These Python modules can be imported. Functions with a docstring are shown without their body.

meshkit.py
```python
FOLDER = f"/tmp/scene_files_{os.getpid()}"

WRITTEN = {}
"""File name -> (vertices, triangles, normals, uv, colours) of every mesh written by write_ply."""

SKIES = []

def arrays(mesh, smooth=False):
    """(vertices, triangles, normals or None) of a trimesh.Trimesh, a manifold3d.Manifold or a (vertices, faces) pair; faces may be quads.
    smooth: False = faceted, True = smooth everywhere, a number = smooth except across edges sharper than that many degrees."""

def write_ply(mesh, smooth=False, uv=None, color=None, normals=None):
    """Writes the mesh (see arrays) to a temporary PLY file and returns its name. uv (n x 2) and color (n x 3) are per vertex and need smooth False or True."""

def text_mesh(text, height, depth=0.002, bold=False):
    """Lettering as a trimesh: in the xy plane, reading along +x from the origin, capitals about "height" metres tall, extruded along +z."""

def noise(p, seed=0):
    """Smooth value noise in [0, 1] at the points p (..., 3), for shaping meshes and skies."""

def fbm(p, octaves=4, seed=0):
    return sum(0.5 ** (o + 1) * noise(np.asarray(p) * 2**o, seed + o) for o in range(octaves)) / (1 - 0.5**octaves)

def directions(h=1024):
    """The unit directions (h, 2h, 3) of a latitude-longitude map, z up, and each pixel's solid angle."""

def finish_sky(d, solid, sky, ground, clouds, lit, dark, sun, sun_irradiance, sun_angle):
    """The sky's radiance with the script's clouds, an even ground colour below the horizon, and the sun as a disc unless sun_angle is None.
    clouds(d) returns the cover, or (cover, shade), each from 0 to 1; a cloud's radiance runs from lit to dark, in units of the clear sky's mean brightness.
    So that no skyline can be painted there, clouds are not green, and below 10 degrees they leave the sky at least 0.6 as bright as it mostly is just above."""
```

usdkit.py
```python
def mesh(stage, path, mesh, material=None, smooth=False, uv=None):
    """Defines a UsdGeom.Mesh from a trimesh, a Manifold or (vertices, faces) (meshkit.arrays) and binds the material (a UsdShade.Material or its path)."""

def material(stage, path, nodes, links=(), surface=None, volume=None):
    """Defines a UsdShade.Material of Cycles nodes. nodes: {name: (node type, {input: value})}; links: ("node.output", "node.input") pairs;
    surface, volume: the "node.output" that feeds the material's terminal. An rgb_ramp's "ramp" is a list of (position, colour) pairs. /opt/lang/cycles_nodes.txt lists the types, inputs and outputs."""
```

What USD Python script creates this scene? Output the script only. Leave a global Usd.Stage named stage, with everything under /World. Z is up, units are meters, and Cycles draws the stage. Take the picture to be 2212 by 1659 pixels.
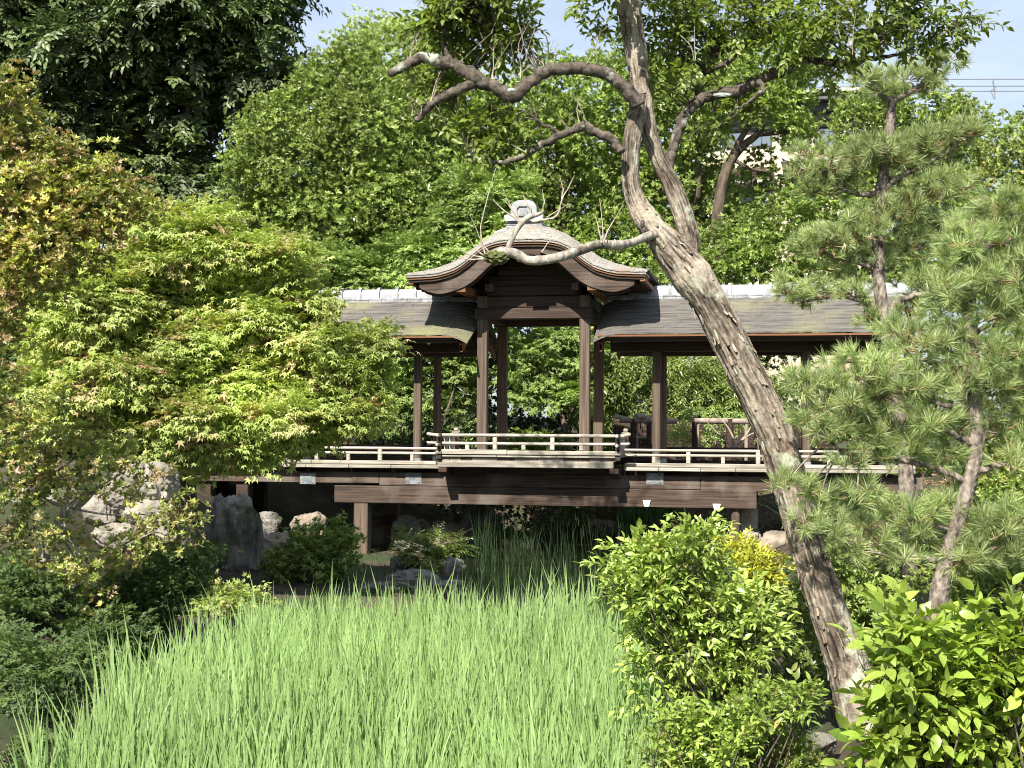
import math, random
import numpy as np, trimesh
import usdkit, meshkit
from pxr import Usd, UsdGeom, UsdLux, UsdShade, Gf, Sdf, Vt
from scipy.spatial.transform import Rotation
from scipy.spatial import ConvexHull
from shapely.geometry import Polygon

stage = Usd.Stage.CreateInMemory()
UsdGeom.SetStageUpAxis(stage, 'Z'); UsdGeom.SetStageMetersPerUnit(stage, 1.0)
world = UsdGeom.Xform.Define(stage, '/World'); stage.SetDefaultPrim(world.GetPrim())
UsdGeom.Scope.Define(stage, '/World/Looks')

# ------------------------------------------------------------------ camera
FPX, CX, CY = 3000.0, 1106.0, 829.5          # focal length and centre in a 2212 px wide picture
PITCH = math.atan((918 - 829.5) / FPX); ROLL = 0.005
CAM = np.array([0, 0, 2.74])
FW = np.array([0, math.cos(PITCH), math.sin(PITCH)])
_R0 = np.array([1.0, 0, 0]); _U0 = np.array([0, -math.sin(PITCH), math.cos(PITCH)])
RT = math.cos(ROLL) * _R0 + math.sin(ROLL) * _U0
UP = math.cos(ROLL) * _U0 - math.sin(ROLL) * _R0
cam = UsdGeom.Camera.Define(stage, '/World/camera')
cam.CreateHorizontalApertureAttr(36.0); cam.CreateVerticalApertureAttr(27.0)
cam.CreateFocalLengthAttr(36.0 * FPX / 2212.0)
cam.CreateClippingRangeAttr(Gf.Vec2f(0.1, 5000.0))
cam.AddTransformOp().Set(Gf.Matrix4d(*[*RT, 0], *[*UP, 0], *[*(-FW), 0], *[*CAM, 1]))
EXPOSURE = 1.38
cam.CreateExposureAttr(EXPOSURE)

# ------------------------------------------------------------------ sky and sun
SUN_DIR = np.array([-0.36, -0.93, 0.0]); SUN_DIR /= np.linalg.norm(SUN_DIR)
SUN_EL = math.radians(44.0)
SUN_DIR = np.array([SUN_DIR[0] * math.cos(SUN_EL), SUN_DIR[1] * math.cos(SUN_EL), math.sin(SUN_EL)])
sky_mat = usdkit.material(stage, '/World/Looks/sky', {
    'tc': ('texture_coordinate', {}),
    'map': ('mapping', {'scale': (1.0, 1.0, 3.2)}),
    'n': ('noise_texture', {'scale': 2.3, 'detail': 7.0, 'roughness': 0.58, 'distortion': 0.4}),
    'r': ('rgb_ramp', {'ramp': [(0.0, (0.2, 0.2, 0.2)), (0.38, (0.28, 0.28, 0.28)), (0.66, (0.75, 0.75, 0.75)), (1.0, (0.85, 0.85, 0.85))]}),
    's': ('sky_texture', {'sky_type': 'single_scattering', 'sun_disc': False, 'sun_elevation': SUN_EL,
                          'sun_rotation': math.atan2(SUN_DIR[0], SUN_DIR[1]), 'altitude': 100.0, 'air_density': 1.0,
                          'aerosol_density': 1.0, 'ozone_density': 1.0}),
    'm': ('mix_color', {'b': (7.2, 8.2, 9.9)}),
    'b': ('background_shader', {'strength': 0.05}),
}, [('tc.generated', 'map.vector'), ('map.vector', 'n.vector'), ('n.fac', 'r.fac'), ('r.color', 'm.fac'), ('s.color', 'm.a'), ('m.result', 'b.color')],
    surface='b.background')
dome = UsdLux.DomeLight.Define(stage, '/World/sky')
UsdShade.MaterialBindingAPI.Apply(dome.GetPrim()).Bind(sky_mat)
dome.GetPrim().SetCustomDataByKey('kind', 'structure'); dome.GetPrim().SetCustomDataByKey('label', 'pale blue sky with thin white haze clouds')
sun = UsdLux.DistantLight.Define(stage, '/World/sun')
sun.CreateIntensityAttr(1.25); sun.CreateNormalizeAttr(True); sun.CreateAngleAttr(0.5); sun.CreateColorAttr(Gf.Vec3f(1.0, 0.93, 0.82))
_z = SUN_DIR; _x = np.cross([0, 0, 1.0], _z); _x /= np.linalg.norm(_x); _y = np.cross(_z, _x)
sun.AddTransformOp().Set(Gf.Matrix4d(*[*_x, 0], *[*_y, 0], *[*_z, 0], 0, 0, 0, 1))

# ------------------------------------------------------------------ helpers
_names = {}
DENS = 2.3
def unique(parent, name):
    k = (parent, name); n = _names.get(k, 0); _names[k] = n + 1
    return f'{parent}/{name}' if n == 0 else f'{parent}/{name}_{n:03d}'

def ray(px, py): return FW + RT * (px - CX) / FPX - UP * (py - CY) / FPX
def at(px, py, d):                       # the place seen at that pixel, d metres away
    return CAM + ray(px, py) * d

class Thing:
    def __init__(s, name, label, cat, loc=(0, 0, 0), group=None, rotz=0.0, kind=None):
        s.path = unique('/World', name); s.o = np.array(loc, float); s.rot = rotz
        x = UsdGeom.Xform.Define(stage, s.path); x.AddTranslateOp().Set(Gf.Vec3d(*map(float, loc)))
        if rotz: x.AddRotateZOp().Set(math.degrees(rotz))
        p = s.prim = x.GetPrim()
        p.SetCustomDataByKey('label', label)
        if cat: p.SetCustomDataByKey('category', cat)
        if group: p.SetCustomDataByKey('group', group)
        if kind: p.SetCustomDataByKey('kind', kind)
    def loc(s, v):
        v = np.asarray(v, float) - s.o
        if s.rot:
            c, n = math.cos(-s.rot), math.sin(-s.rot)
            v = np.stack([v[..., 0] * c - v[..., 1] * n, v[..., 0] * n + v[..., 1] * c, v[..., 2]], -1)
        return v
    def part(s, name, mesh, mat, smooth=False, local=False, under=None, kind=None, label=None):
        """mesh in world coordinates unless local"""
        v, f = vf(mesh)
        if not local: v = s.loc(v)
        path = unique(under or s.path, name)
        m = usdkit.mesh(stage, path, (v, f), mat, smooth=smooth)
        if kind: m.GetPrim().SetCustomDataByKey('kind', kind)
        if label: m.GetPrim().SetCustomDataByKey('label', label)
        return path
    def instancer(s, name, protos, mat, pos, rot, scale, idx, under=None):
        path = unique(under or s.path, name)
        put_instancer(path, protos, mat, s.loc(pos), rot, scale, idx)
        return path

def vf(mesh):
    if isinstance(mesh, trimesh.Trimesh): return np.array(mesh.vertices), np.array(mesh.faces)
    if hasattr(mesh, 'to_mesh'):
        m = mesh.to_mesh(); return np.array(m.vert_properties[:, :3]), np.array(m.tri_verts)
    return np.asarray(mesh[0], float), np.asarray(mesh[1], int)

def cat(ms):
    vs, fs, n = [], [], 0
    for m in ms:
        v, f = vf(m); vs.append(v); fs.append(f + n); n += len(v)
    return np.vstack(vs), np.vstack(fs)

def put_instancer(path, protos, mat, pos, rot, scale, idx):
    pi = UsdGeom.PointInstancer.Define(stage, path)
    for k, pr in enumerate(protos):
        usdkit.mesh(stage, f'{path}/spray_{k:03d}', pr, mat[k] if isinstance(mat, list) else mat, smooth=False)
        pi.CreatePrototypesRel().AddTarget(f'{path}/spray_{k:03d}')
    pi.CreateProtoIndicesAttr(Vt.IntArray.FromNumpy(np.asarray(idx, np.int32)))
    pi.CreatePositionsAttr(Vt.Vec3fArray.FromNumpy(np.asarray(pos, np.float32)))
    q = Rotation.from_matrix(rot).as_quat()
    pi.CreateOrientationsAttr(Vt.QuathArray([Gf.Quath(float(w), float(x), float(y), float(z)) for x, y, z, w in q]))
    sc = np.asarray(scale, np.float32)
    if sc.ndim == 1: sc = np.repeat(sc[:, None], 3, 1)
    pi.CreateScalesAttr(Vt.Vec3fArray.FromNumpy(sc))
    pi.GetPrim().SetCustomDataByKey('kind', 'stuff')
    return pi

def solo(name, mesh, mat, label, cat_=None, kind=None, smooth=False, group=None, loc=(0, 0, 0)):
    v, f = vf(mesh)
    path = unique('/World', name)
    m = usdkit.mesh(stage, path, (v - np.array(loc, float), f), mat, smooth=smooth)
    if any(loc): m.AddTranslateOp().Set(Gf.Vec3d(*map(float, loc)))
    p = m.GetPrim()
    for k, x in (('label', label), ('category', cat_), ('kind', kind), ('group', group)):
        if x: p.SetCustomDataByKey(k, x)
    return p

def cbox(x0, x1, y0, y1, z0, z1, c=0.008):
    c = min(c, (x1 - x0) * .3, (y1 - y0) * .3, (z1 - z0) * .3)
    pts = []
    for sx in (0, 1):
        for sy in (0, 1):
            for sz in (0, 1):
                X, Y, Z = (x0, x1)[sx], (y0, y1)[sy], (z0, z1)[sz]
                dx, dy, dz = (c, -c)[sx], (c, -c)[sy], (c, -c)[sz]
                pts += [(X, Y + dy, Z + dz), (X + dx, Y, Z + dz), (X + dx, Y + dy, Z)]
    pts = np.array(pts); h = ConvexHull(pts)
    f = h.simplices.copy(); ctr = pts.mean(0)
    n = np.cross(pts[f[:, 1]] - pts[f[:, 0]], pts[f[:, 2]] - pts[f[:, 0]])
    flip = ((pts[f[:, 0]] - ctr) * n).sum(1) < 0
    f[flip] = f[flip][:, ::-1]
    return pts, f

def smooth_path(P, n):
    """Catmull-Rom through rows of P (any columns), n samples per span."""
    P = np.asarray(P, float); Q = np.vstack([2 * P[0] - P[1], P, 2 * P[-1] - P[-2]]); out = []
    t = np.linspace(0, 1, n, endpoint=False)[:, None]
    for i in range(1, len(Q) - 2):
        a, b, c, d = Q[i - 1], Q[i], Q[i + 1], Q[i + 2]
        out.append(0.5 * ((2 * b) + (c - a) * t + (2 * a - 5 * b + 4 * c - d) * t ** 2 + (3 * b - a - 3 * c + d) * t ** 3))
    out.append(P[-1:]); return np.vstack(out)

def tube(P, rad, sides=8, cap=True, phase=0.0, ringfn=None):
    P = np.asarray(P, float); n = len(P); rad = np.broadcast_to(np.asarray(rad, float), (n,))
    T = np.gradient(P, axis=0); T /= np.linalg.norm(T, axis=1, keepdims=True) + 1e-12
    ref = np.array([0.0, 0, 1]) if abs(T[:, 2]).mean() < .7 else np.array([1.0, 0, 0])
    u = np.cross(ref, T[0]); u /= np.linalg.norm(u); U = [u]
    for i in range(1, n):
        u = U[-1] - T[i] * (U[-1] @ T[i]); u /= np.linalg.norm(u) + 1e-12; U.append(u)
    U = np.array(U); W = np.cross(T, U)
    a = np.linspace(0, 2 * np.pi, sides, endpoint=False) + phase
    R = rad[:, None] * (np.ones((n, sides)) if ringfn is None else ringfn(np.arange(n)[:, None] / max(n - 1, 1), a[None]))
    V = P[:, None] + R[..., None] * (np.cos(a)[None, :, None] * U[:, None] + np.sin(a)[None, :, None] * W[:, None])
    i, j = np.meshgrid(np.arange(n - 1), np.arange(sides), indexing='ij'); k = (j + 1) % sides
    A, B, C, D = i * sides + j, i * sides + k, (i + 1) * sides + k, (i + 1) * sides + j
    F = np.concatenate([np.stack([A, B, C], -1).reshape(-1, 3), np.stack([A, C, D], -1).reshape(-1, 3)])
    V = V.reshape(-1, 3)
    if cap:
        V = np.vstack([V, P[:1], P[-1:]]); j = np.arange(sides); k = (j + 1) % sides
        F = np.vstack([F, np.stack([k, j, np.full(sides, n * sides)], -1), np.stack([(n - 1) * sides + j, (n - 1) * sides + k, np.full(sides, n * sides + 1)], -1)])
    return V, F

def grid_mesh(V3):
    n, m = V3.shape[:2]
    i, j = np.meshgrid(np.arange(n - 1), np.arange(m - 1), indexing='ij'); A = i * m + j
    F = np.concatenate([np.stack([A, A + m, A + m + 1], -1).reshape(-1, 3), np.stack([A, A + m + 1, A + 1], -1).reshape(-1, 3)])
    return V3.reshape(-1, 3), F

def slab(Vtop, thick):
    """closed shell: grid Vtop (n,m,3), and its copy thick lower"""
    Vb = Vtop - np.array([0, 0, 1.0]) * thick if np.ndim(thick) == 0 else Vtop - thick
    n, m = Vtop.shape[:2]; v, f = grid_mesh(Vtop); v2, f2 = grid_mesh(Vb); N = n * m
    F = [f, f2[:, ::-1] + N]
    ring = [i * m for i in range(n)] + [(n - 1) * m + j for j in range(1, m)] + [i * m + m - 1 for i in range(n - 2, -1, -1)] + [j for j in range(m - 2, 0, -1)]
    r = np.array(ring); s = np.roll(r, -1)
    F += [np.stack([r, r + N, s + N], -1), np.stack([r, s + N, s], -1)]
    return np.vstack([v, v2]), np.vstack(F)

# ------------------------------------------------------------------ materials
def leaf_mat(name, cols, trans, gloss=0.42, tw=0.35, patch=0.9, spec=0.5, patch_scale=0.55, tip=None):
    """cols: list of leaf colours, spread leaf by leaf; trans: colour of light coming through"""
    n = {
        'g': ('geometry', {}),
        'oi': ('object_info', {}),
        'ad': ('math', {'math_type': 'add'}),
        'fr': ('math', {'math_type': 'fraction'}),
        'r': ('rgb_ramp', {'ramp': [(i / max(len(cols) - 1, 1), c) for i, c in enumerate(cols)]}),
        'nz': ('noise_texture', {'scale': patch_scale, 'detail': 3.0}),
        'nr': ('rgb_ramp', {'ramp': [(0.3, (1 - .45 * patch,) * 3), (0.7, (1 + .35 * patch,) * 3)]}),
        'mu': ('mix_color', {'blend_type': 'multiply', 'fac': 1.0, 'use_clamp': False}),
        'p': ('principled_bsdf', {'roughness': gloss, 'specular_ior_level': spec}),
        'tc': ('mix_color', {'blend_type': 'multiply', 'fac': 1.0, 'b': trans, 'use_clamp': False}),
        't': ('translucent_bsdf', {}),
        'mx': ('mix_closure', {'fac': tw}),
    }
    l = [('g.random_per_island', 'ad.value1'), ('oi.random', 'ad.value2'), ('ad.value', 'fr.value1'), ('fr.value', 'r.fac'), ('g.position', 'nz.vector'), ('nz.fac', 'nr.fac'),
         ('r.color', 'mu.a'), ('nr.color', 'mu.b'), ('mu.result', 'p.base_color'), ('mu.result', 'tc.a'), ('tc.result', 't.color'),
         ('p.BSDF', 'mx.closure1'), ('t.BSDF', 'mx.closure2')]
    n['bn'] = ('noise_texture', {'scale': 75.0, 'detail': 2.0}); n['br'] = ('rgb_ramp', {'ramp': [(.3, (.8, .78, .74)), (.6, (1.06, 1.06, 1.06))]})
    n['bm'] = ('mix_color', {'blend_type': 'multiply', 'fac': 1.0, 'use_clamp': False})
    l = [x for x in l if x not in (('mu.result', 'p.base_color'), ('mu.result', 'tc.a'))] + [('g.position', 'bn.vector'), ('bn.fac', 'br.fac'), ('mu.result', 'bm.a'), ('br.color', 'bm.b'), ('bm.result', 'p.base_color'), ('bm.result', 'tc.a')]
    return usdkit.material(stage, f'/World/Looks/{name}', n, l, surface='mx.closure')

def noise_mat(name, c1, c2, scale=(3, 3, 3), detail=6, rough=0.85, bump=0.3, dist=0.02, c3=None, s3=0.8, lo=.35, hi=.65, spec=0.3, object_space=False, thr=(.55, .68), random=0.0):
    n = {'g': ('geometry', {}), 'tx': ('texture_coordinate', {}),
         'mp': ('mapping', {'scale': scale}),
         'n': ('noise_texture', {'scale': 1.0, 'detail': detail, 'roughness': 0.6}),
         'r': ('rgb_ramp', {'ramp': [(lo, c1), (hi, c2)]}),
         'n3': ('noise_texture', {'scale': s3, 'detail': 5.0}),
         'r3': ('rgb_ramp', {'ramp': [(thr[0], (0, 0, 0)), (thr[1], (1, 1, 1))]}),
         'm3': ('mix_color', {'b': c3 or c2}),
         'oi': ('object_info', {}),
         'ro': ('rgb_ramp', {'ramp': [(0, (1 - random,) * 3), (1, (1 + random,) * 3)]}),
         'mr': ('mix_color', {'blend_type': 'multiply', 'fac': 1.0, 'use_clamp': False}),
         'bp': ('bump', {'strength': bump, 'distance': dist}),
         'p': ('principled_bsdf', {'roughness': rough, 'specular_ior_level': spec})}
    src = 'tx.object' if object_space else 'g.position'
    l = [(src, 'mp.vector'), ('mp.vector', 'n.vector'), ('n.fac', 'r.fac'), ('r.color', 'm3.a'), ('m3.result', 'mr.a'), ('oi.random', 'ro.fac'), ('ro.color', 'mr.b'), ('mr.result', 'p.base_color'), ('n.fac', 'bp.height'), ('bp.normal', 'p.normal'),
         (src, 'n3.vector'), ('n3.fac', 'r3.fac')]
    if c3: l.append(('r3.color', 'm3.fac'))
    else: n['m3'][1]['fac'] = 0.0
    return usdkit.material(stage, f'/World/Looks/{name}', n, l, surface='p.BSDF')

M = {}
# timber: grain along the bridge, upright grain, pale weathered rails
M['girder'] = noise_mat('girder_wood', (.02, .0145, .0115), (.095, .064, .047), (0.9, 14, 26), 7, .8, .5, .02, c3=(.13, .11, .092), s3=1.1, object_space=True, thr=(.5, .66), random=.18)
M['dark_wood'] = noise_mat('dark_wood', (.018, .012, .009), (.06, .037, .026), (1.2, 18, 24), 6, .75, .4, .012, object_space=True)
M['post_wood'] = noise_mat('post_wood', (.048, .034, .025), (.135, .1, .075), (34, 34, .8), 6, .78, .4, .01, object_space=True, random=.15)
M['warm_wood'] = noise_mat('warm_wood', (.10, .045, .02), (.2, .095, .045), (1.0, 20, 24), 5, .7, .3, .01, object_space=True)
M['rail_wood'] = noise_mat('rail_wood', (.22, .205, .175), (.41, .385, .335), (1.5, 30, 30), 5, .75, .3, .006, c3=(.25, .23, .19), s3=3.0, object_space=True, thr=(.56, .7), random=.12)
M['deck_wood'] = noise_mat('deck_wood', (.15, .137, .115), (.34, .315, .265), (1.2, 22, 22), 6, .8, .4, .008, c3=(.17, .16, .12), s3=2.0, object_space=True, random=.15)
M['shingle'] = noise_mat('bark_shingle', (.045, .043, .041), (.15, .139, .124), (1.4, 11, 30), 7, .9, .7, .02, c3=(.17, .17, .085), s3=.7, object_space=True, lo=.3, hi=.7, thr=(.52, .72))
M['shingle_pale'] = noise_mat('pale_shingle', (.13, .122, .11), (.32, .302, .275), (26, 26, 60), 6, .9, .5, .012, c3=(.22, .18, .145), s3=2.2, object_space=True)
M['tile'] = noise_mat('ridge_tile_clay', (.2, .208, .22), (.33, .34, .36), (5, 5, 5), 5, .35, .15, .006, c3=(.3, .31, .32), s3=2.5, spec=.5, object_space=True, thr=(.6, .75), random=.1)
M['tile_dark'] = noise_mat('tile_course_clay', (.15, .157, .17), (.3, .31, .325), (6, 6, 6), 5, .45, .2, .006, spec=.5, object_space=True, random=.25)
M['zinc'] = noise_mat('zinc_plate', (.09, .1, .11), (.2, .215, .23), (9, 9, 9), 5, .45, .2, .005, spec=.6, object_space=True)
M['iron'] = noise_mat('iron_strap', (.018, .015, .014), (.05, .042, .038), (14, 14, 14), 4, .5, .3, .004, object_space=True)
M['endgrain'] = noise_mat('end_grain', (.5, .46, .4), (.68, .64, .57), (20, 20, 20), 4, .8, .2, .004, object_space=True)
M['rock'] = noise_mat('rock_grey', (.07, .068, .06), (.3, .285, .25), (3.6, 3.6, 1.8), 10, .93, 1.0, .1, c3=(.06, .07, .034), s3=1.9, thr=(.48, .62), random=.15)
M['rock_tan'] = noise_mat('rock_tan', (.11, .09, .068), (.27, .225, .175), (2.2, 2.2, 2.2), 9, .9, .8, .05, c3=(.16, .14, .11), s3=1.8, random=.1)
M['rock_pale'] = noise_mat('rock_pale', (.11, .1, .082), (.29, .265, .22), (4.2, 4.2, 4.2), 10, .93, 1.0, .08, c3=(.2, .19, .17), s3=2.2, random=.1)
M['soil'] = noise_mat('soil', (.03, .025, .017), (.085, .065, .042), (1.5, 1.5, 1.5), 9, .95, .8, .08, c3=(.035, .05, .018), s3=.5, thr=(.45, .6))
M['litter'] = leaf_mat('fallen_leaf', [(.14, .08, .045), (.28, .17, .10), (.4, .27, .17), (.22, .12, .06), (.45, .34, .22)], (.6, .5, .3), .7, .15, .5)
M['bark_flake'] = noise_mat('plum_bark', (.05, .04, .032), (.33, .27, .205), (16, 16, 4.5), 9, .92, 1.0, .03, c3=(.36, .39, .31), s3=5.5, lo=.34, hi=.64, thr=(.57, .66))
M['bark'] = usdkit.material(stage, '/World/Looks/plum_bark_furrowed', {
    'a': ('attribute', {'attribute': 'furrow'}), 'g': ('geometry', {}),
    'r': ('rgb_ramp', {'ramp': [(.0, (.016, .012, .009)), (.38, (.062, .05, .039)), (.6, (.14, .118, .093)), (.88, (.3, .265, .215))]}),
    'mr': ('map_range', {'from_min': -.55, 'from_max': .45}),
    'n': ('noise_texture', {'scale': 34.0, 'detail': 7.0, 'roughness': .65}), 'nr': ('rgb_ramp', {'ramp': [(.3, (.55, .55, .55)), (.7, (1.3, 1.28, 1.25))]}),
    'mu': ('mix_color', {'blend_type': 'multiply', 'fac': 1.0, 'use_clamp': False}),
    'l': ('noise_texture', {'scale': 4.2, 'detail': 6.0, 'roughness': .65}), 'lr': ('rgb_ramp', {'ramp': [(.55, (0, 0, 0)), (.64, (.85, .85, .85))]}),
    'lm': ('mix_color', {'b': (.34, .37, .28)}),
    'w': ('noise_texture', {'scale': 2.1, 'detail': 4.0}), 'wr': ('rgb_ramp', {'ramp': [(.6, (0, 0, 0)), (.75, (.4, .4, .4))]}), 'wm': ('mix_color', {'b': (.2, .1, .06)}),
    'b': ('bump', {'strength': .8, 'distance': .012}), 'p': ('principled_bsdf', {'roughness': .93, 'specular_ior_level': .25})},
    [('a.fac', 'mr.value'), ('mr.result', 'r.fac'), ('g.position', 'n.vector'), ('g.position', 'l.vector'), ('g.position', 'w.vector'), ('n.fac', 'nr.fac'), ('w.fac', 'wr.fac'), ('wr.color', 'wm.fac'), ('r.color', 'wm.a'), ('wm.result', 'mu.a'), ('nr.color', 'mu.b'),
     ('l.fac', 'lr.fac'), ('lr.color', 'lm.fac'), ('mu.result', 'lm.a'), ('lm.result', 'p.base_color'), ('n.fac', 'b.height'), ('b.normal', 'p.normal')], surface='p.BSDF')
M['bark_dark'] = noise_mat('branch_bark', (.022, .018, .015), (.12, .1, .08), (18, 18, 18), 8, .9, .9, .02, c3=(.3, .33, .28), s3=6.0, thr=(.6, .68))
M['bark_pale'] = noise_mat('weathered_bark', (.12, .11, .095), (.38, .35, .30), (26, 26, 8), 8, .9, .9, .02, c3=(.06, .05, .042), s3=5.0, thr=(.55, .66))
M['bark_pine'] = noise_mat('pine_bark', (.055, .044, .037), (.29, .25, .21), (22, 22, 10), 8, .95, 1.0, .03)
M['bark_bg'] = noise_mat('trunk_bark', (.035, .028, .02), (.13, .1, .075), (7, 7, 2), 7, .95, .6, .03)
M['twig'] = noise_mat('bare_twig', (.2, .17, .13), (.42, .37, .3), (30, 30, 30), 4, .9, .3, .004)

def T(*c): return tuple(c)
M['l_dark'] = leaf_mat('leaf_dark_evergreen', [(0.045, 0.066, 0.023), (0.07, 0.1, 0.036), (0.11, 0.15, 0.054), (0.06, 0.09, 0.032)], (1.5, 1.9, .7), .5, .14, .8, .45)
M['l_mid'] = leaf_mat('leaf_mid_green', [(0.117, 0.161, 0.037), (0.185, 0.245, 0.06), (0.271, 0.346, 0.098), (0.13, 0.185, 0.043)], (1.7, 1.9, .7), .36, .22, .7, .5)
M['l_pale'] = leaf_mat('leaf_pale_green', [(0.261, 0.342, 0.108), (0.324, 0.408, 0.132), (0.396, 0.475, 0.192)], (1.5, 1.6, .8), .45, .3, .7)
M['l_camphor'] = leaf_mat('leaf_yellow_green', [(0.17, 0.239, 0.056), (0.23, 0.313, 0.075), (0.306, 0.396, 0.112), (0.178, 0.258, 0.056), (0.119, 0.175, 0.044)], (1.6, 1.7, .6), .4, .28, .8)
M['l_maple'] = leaf_mat('leaf_maple_green', [(0.279, 0.359, 0.09), (0.372, 0.456, 0.135), (0.456, 0.533, 0.21), (0.298, 0.388, 0.09), (0.465, 0.466, 0.24)], (1.55, 1.6, .6), .5, .36, .7)
M['l_maple_tip'] = leaf_mat('leaf_maple_tip', [(0.342, 0.407, 0.112), (0.408, 0.456, 0.14), (0.465, 0.436, 0.21), (0.456, 0.33, 0.224), (0.38, 0.466, 0.154)], (1.5, 1.4, .6), .5, .36, .7)
M['l_maple_dark'] = leaf_mat('leaf_maple_painted_shade', [(0.047, 0.088, 0.024), (0.074, 0.121, 0.034), (0.108, 0.162, 0.042), (0.054, 0.095, 0.024)], (1.6, 1.8, .6), .5, .3, .7)  # maple green darkened, shade of the left bank put into the leaf colour
M['l_maple_back'] = leaf_mat('leaf_maple_back', [(0.17, 0.254, 0.069), (0.236, 0.332, 0.094), (0.321, 0.42, 0.125)], (1.5, 1.6, .7), .5, .33, .8)
M['l_red'] = leaf_mat('leaf_bronze', [(0.315, 0.394, 0.072), (0.407, 0.459, 0.103), (0.416, 0.372, 0.134), (0.425, 0.306, 0.175), (0.315, 0.405, 0.072), (0.443, 0.493, 0.155)], (1.5, 1.3, .6), .4, .25, .9, patch_scale=.9)
M['l_olive'] = leaf_mat('leaf_olive', [(0.214, 0.266, 0.07), (0.303, 0.342, 0.101), (0.375, 0.361, 0.152), (0.357, 0.285, 0.164), (0.17, 0.228, 0.051), (0.268, 0.333, 0.089)], (1.5, 1.5, .6), .38, .25, .9, patch_scale=.9)
M['l_plum'] = leaf_mat('leaf_plum', [(0.07, 0.1, 0.024), (0.11, 0.155, 0.034), (0.18, 0.24, 0.05), (0.085, 0.125, 0.028)], (1.7, 1.8, .8), .4, .4, .6, patch_scale=1.2)
M['l_lime'] = leaf_mat('leaf_lime', [(0.196, 0.308, 0.041), (0.276, 0.407, 0.061), (0.38, 0.517, 0.095), (0.138, 0.234, 0.034), (0.413, 0.493, 0.095), (0.13, 0.208, 0.033), (0.39, 0.442, 0.077)], (1.4, 1.5, .6), .36, .35, .5, patch_scale=2.0)
M['l_shrub'] = leaf_mat('leaf_shrub', [(0.167, 0.249, 0.047), (0.234, 0.332, 0.067), (0.317, 0.424, 0.106), (0.117, 0.184, 0.04), (0.368, 0.387, 0.133), (0.1, 0.15, 0.03), (0.34, 0.3, 0.09)], (1.5, 1.5, .6), .36, .3, .7, patch_scale=2.2)
M['l_gold'] = leaf_mat('leaf_gold', [(0.4, 0.42, 0.05), (0.48, 0.47, 0.07), (0.34, 0.39, 0.04)], (1.3, 1.2, .5), .5, .35, .4)
M['l_white'] = leaf_mat('petal_white', [(.75, .75, .72), (.8, .8, .78)], (1, 1, 1), .6, .3, .1)
M['needle'] = leaf_mat('pine_needle', [(0.19, 0.262, 0.102), (0.266, 0.349, 0.132), (0.361, 0.427, 0.18), (0.209, 0.281, 0.108)], (1.4, 1.5, .8), .45, .25, .6, patch_scale=1.5)
M['needle_far'] = leaf_mat('pine_needle_far', [(0.209, 0.272, 0.108), (0.285, 0.359, 0.144), (0.361, 0.427, 0.192)], (1.4, 1.5, .8), .45, .25, .6)
M['reed'] = leaf_mat('reed_blade', [(0.184, 0.283, 0.107), (0.255, 0.378, 0.144), (0.325, 0.472, 0.192), (0.114, 0.189, 0.08), (0.282, 0.415, 0.161), (0.405, 0.472, 0.234)], (1.15, 1.25, .7), .5, .33, .3, .3)
M['reed_dark'] = leaf_mat('bulrush_painted_shade', [(0.024, 0.053, 0.017), (0.04, 0.075, 0.025), (0.056, 0.098, 0.028)], (1.3, 1.4, .7), .5, .3, .5)  # dark green stands in for shade on the blades under the bridge

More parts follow.
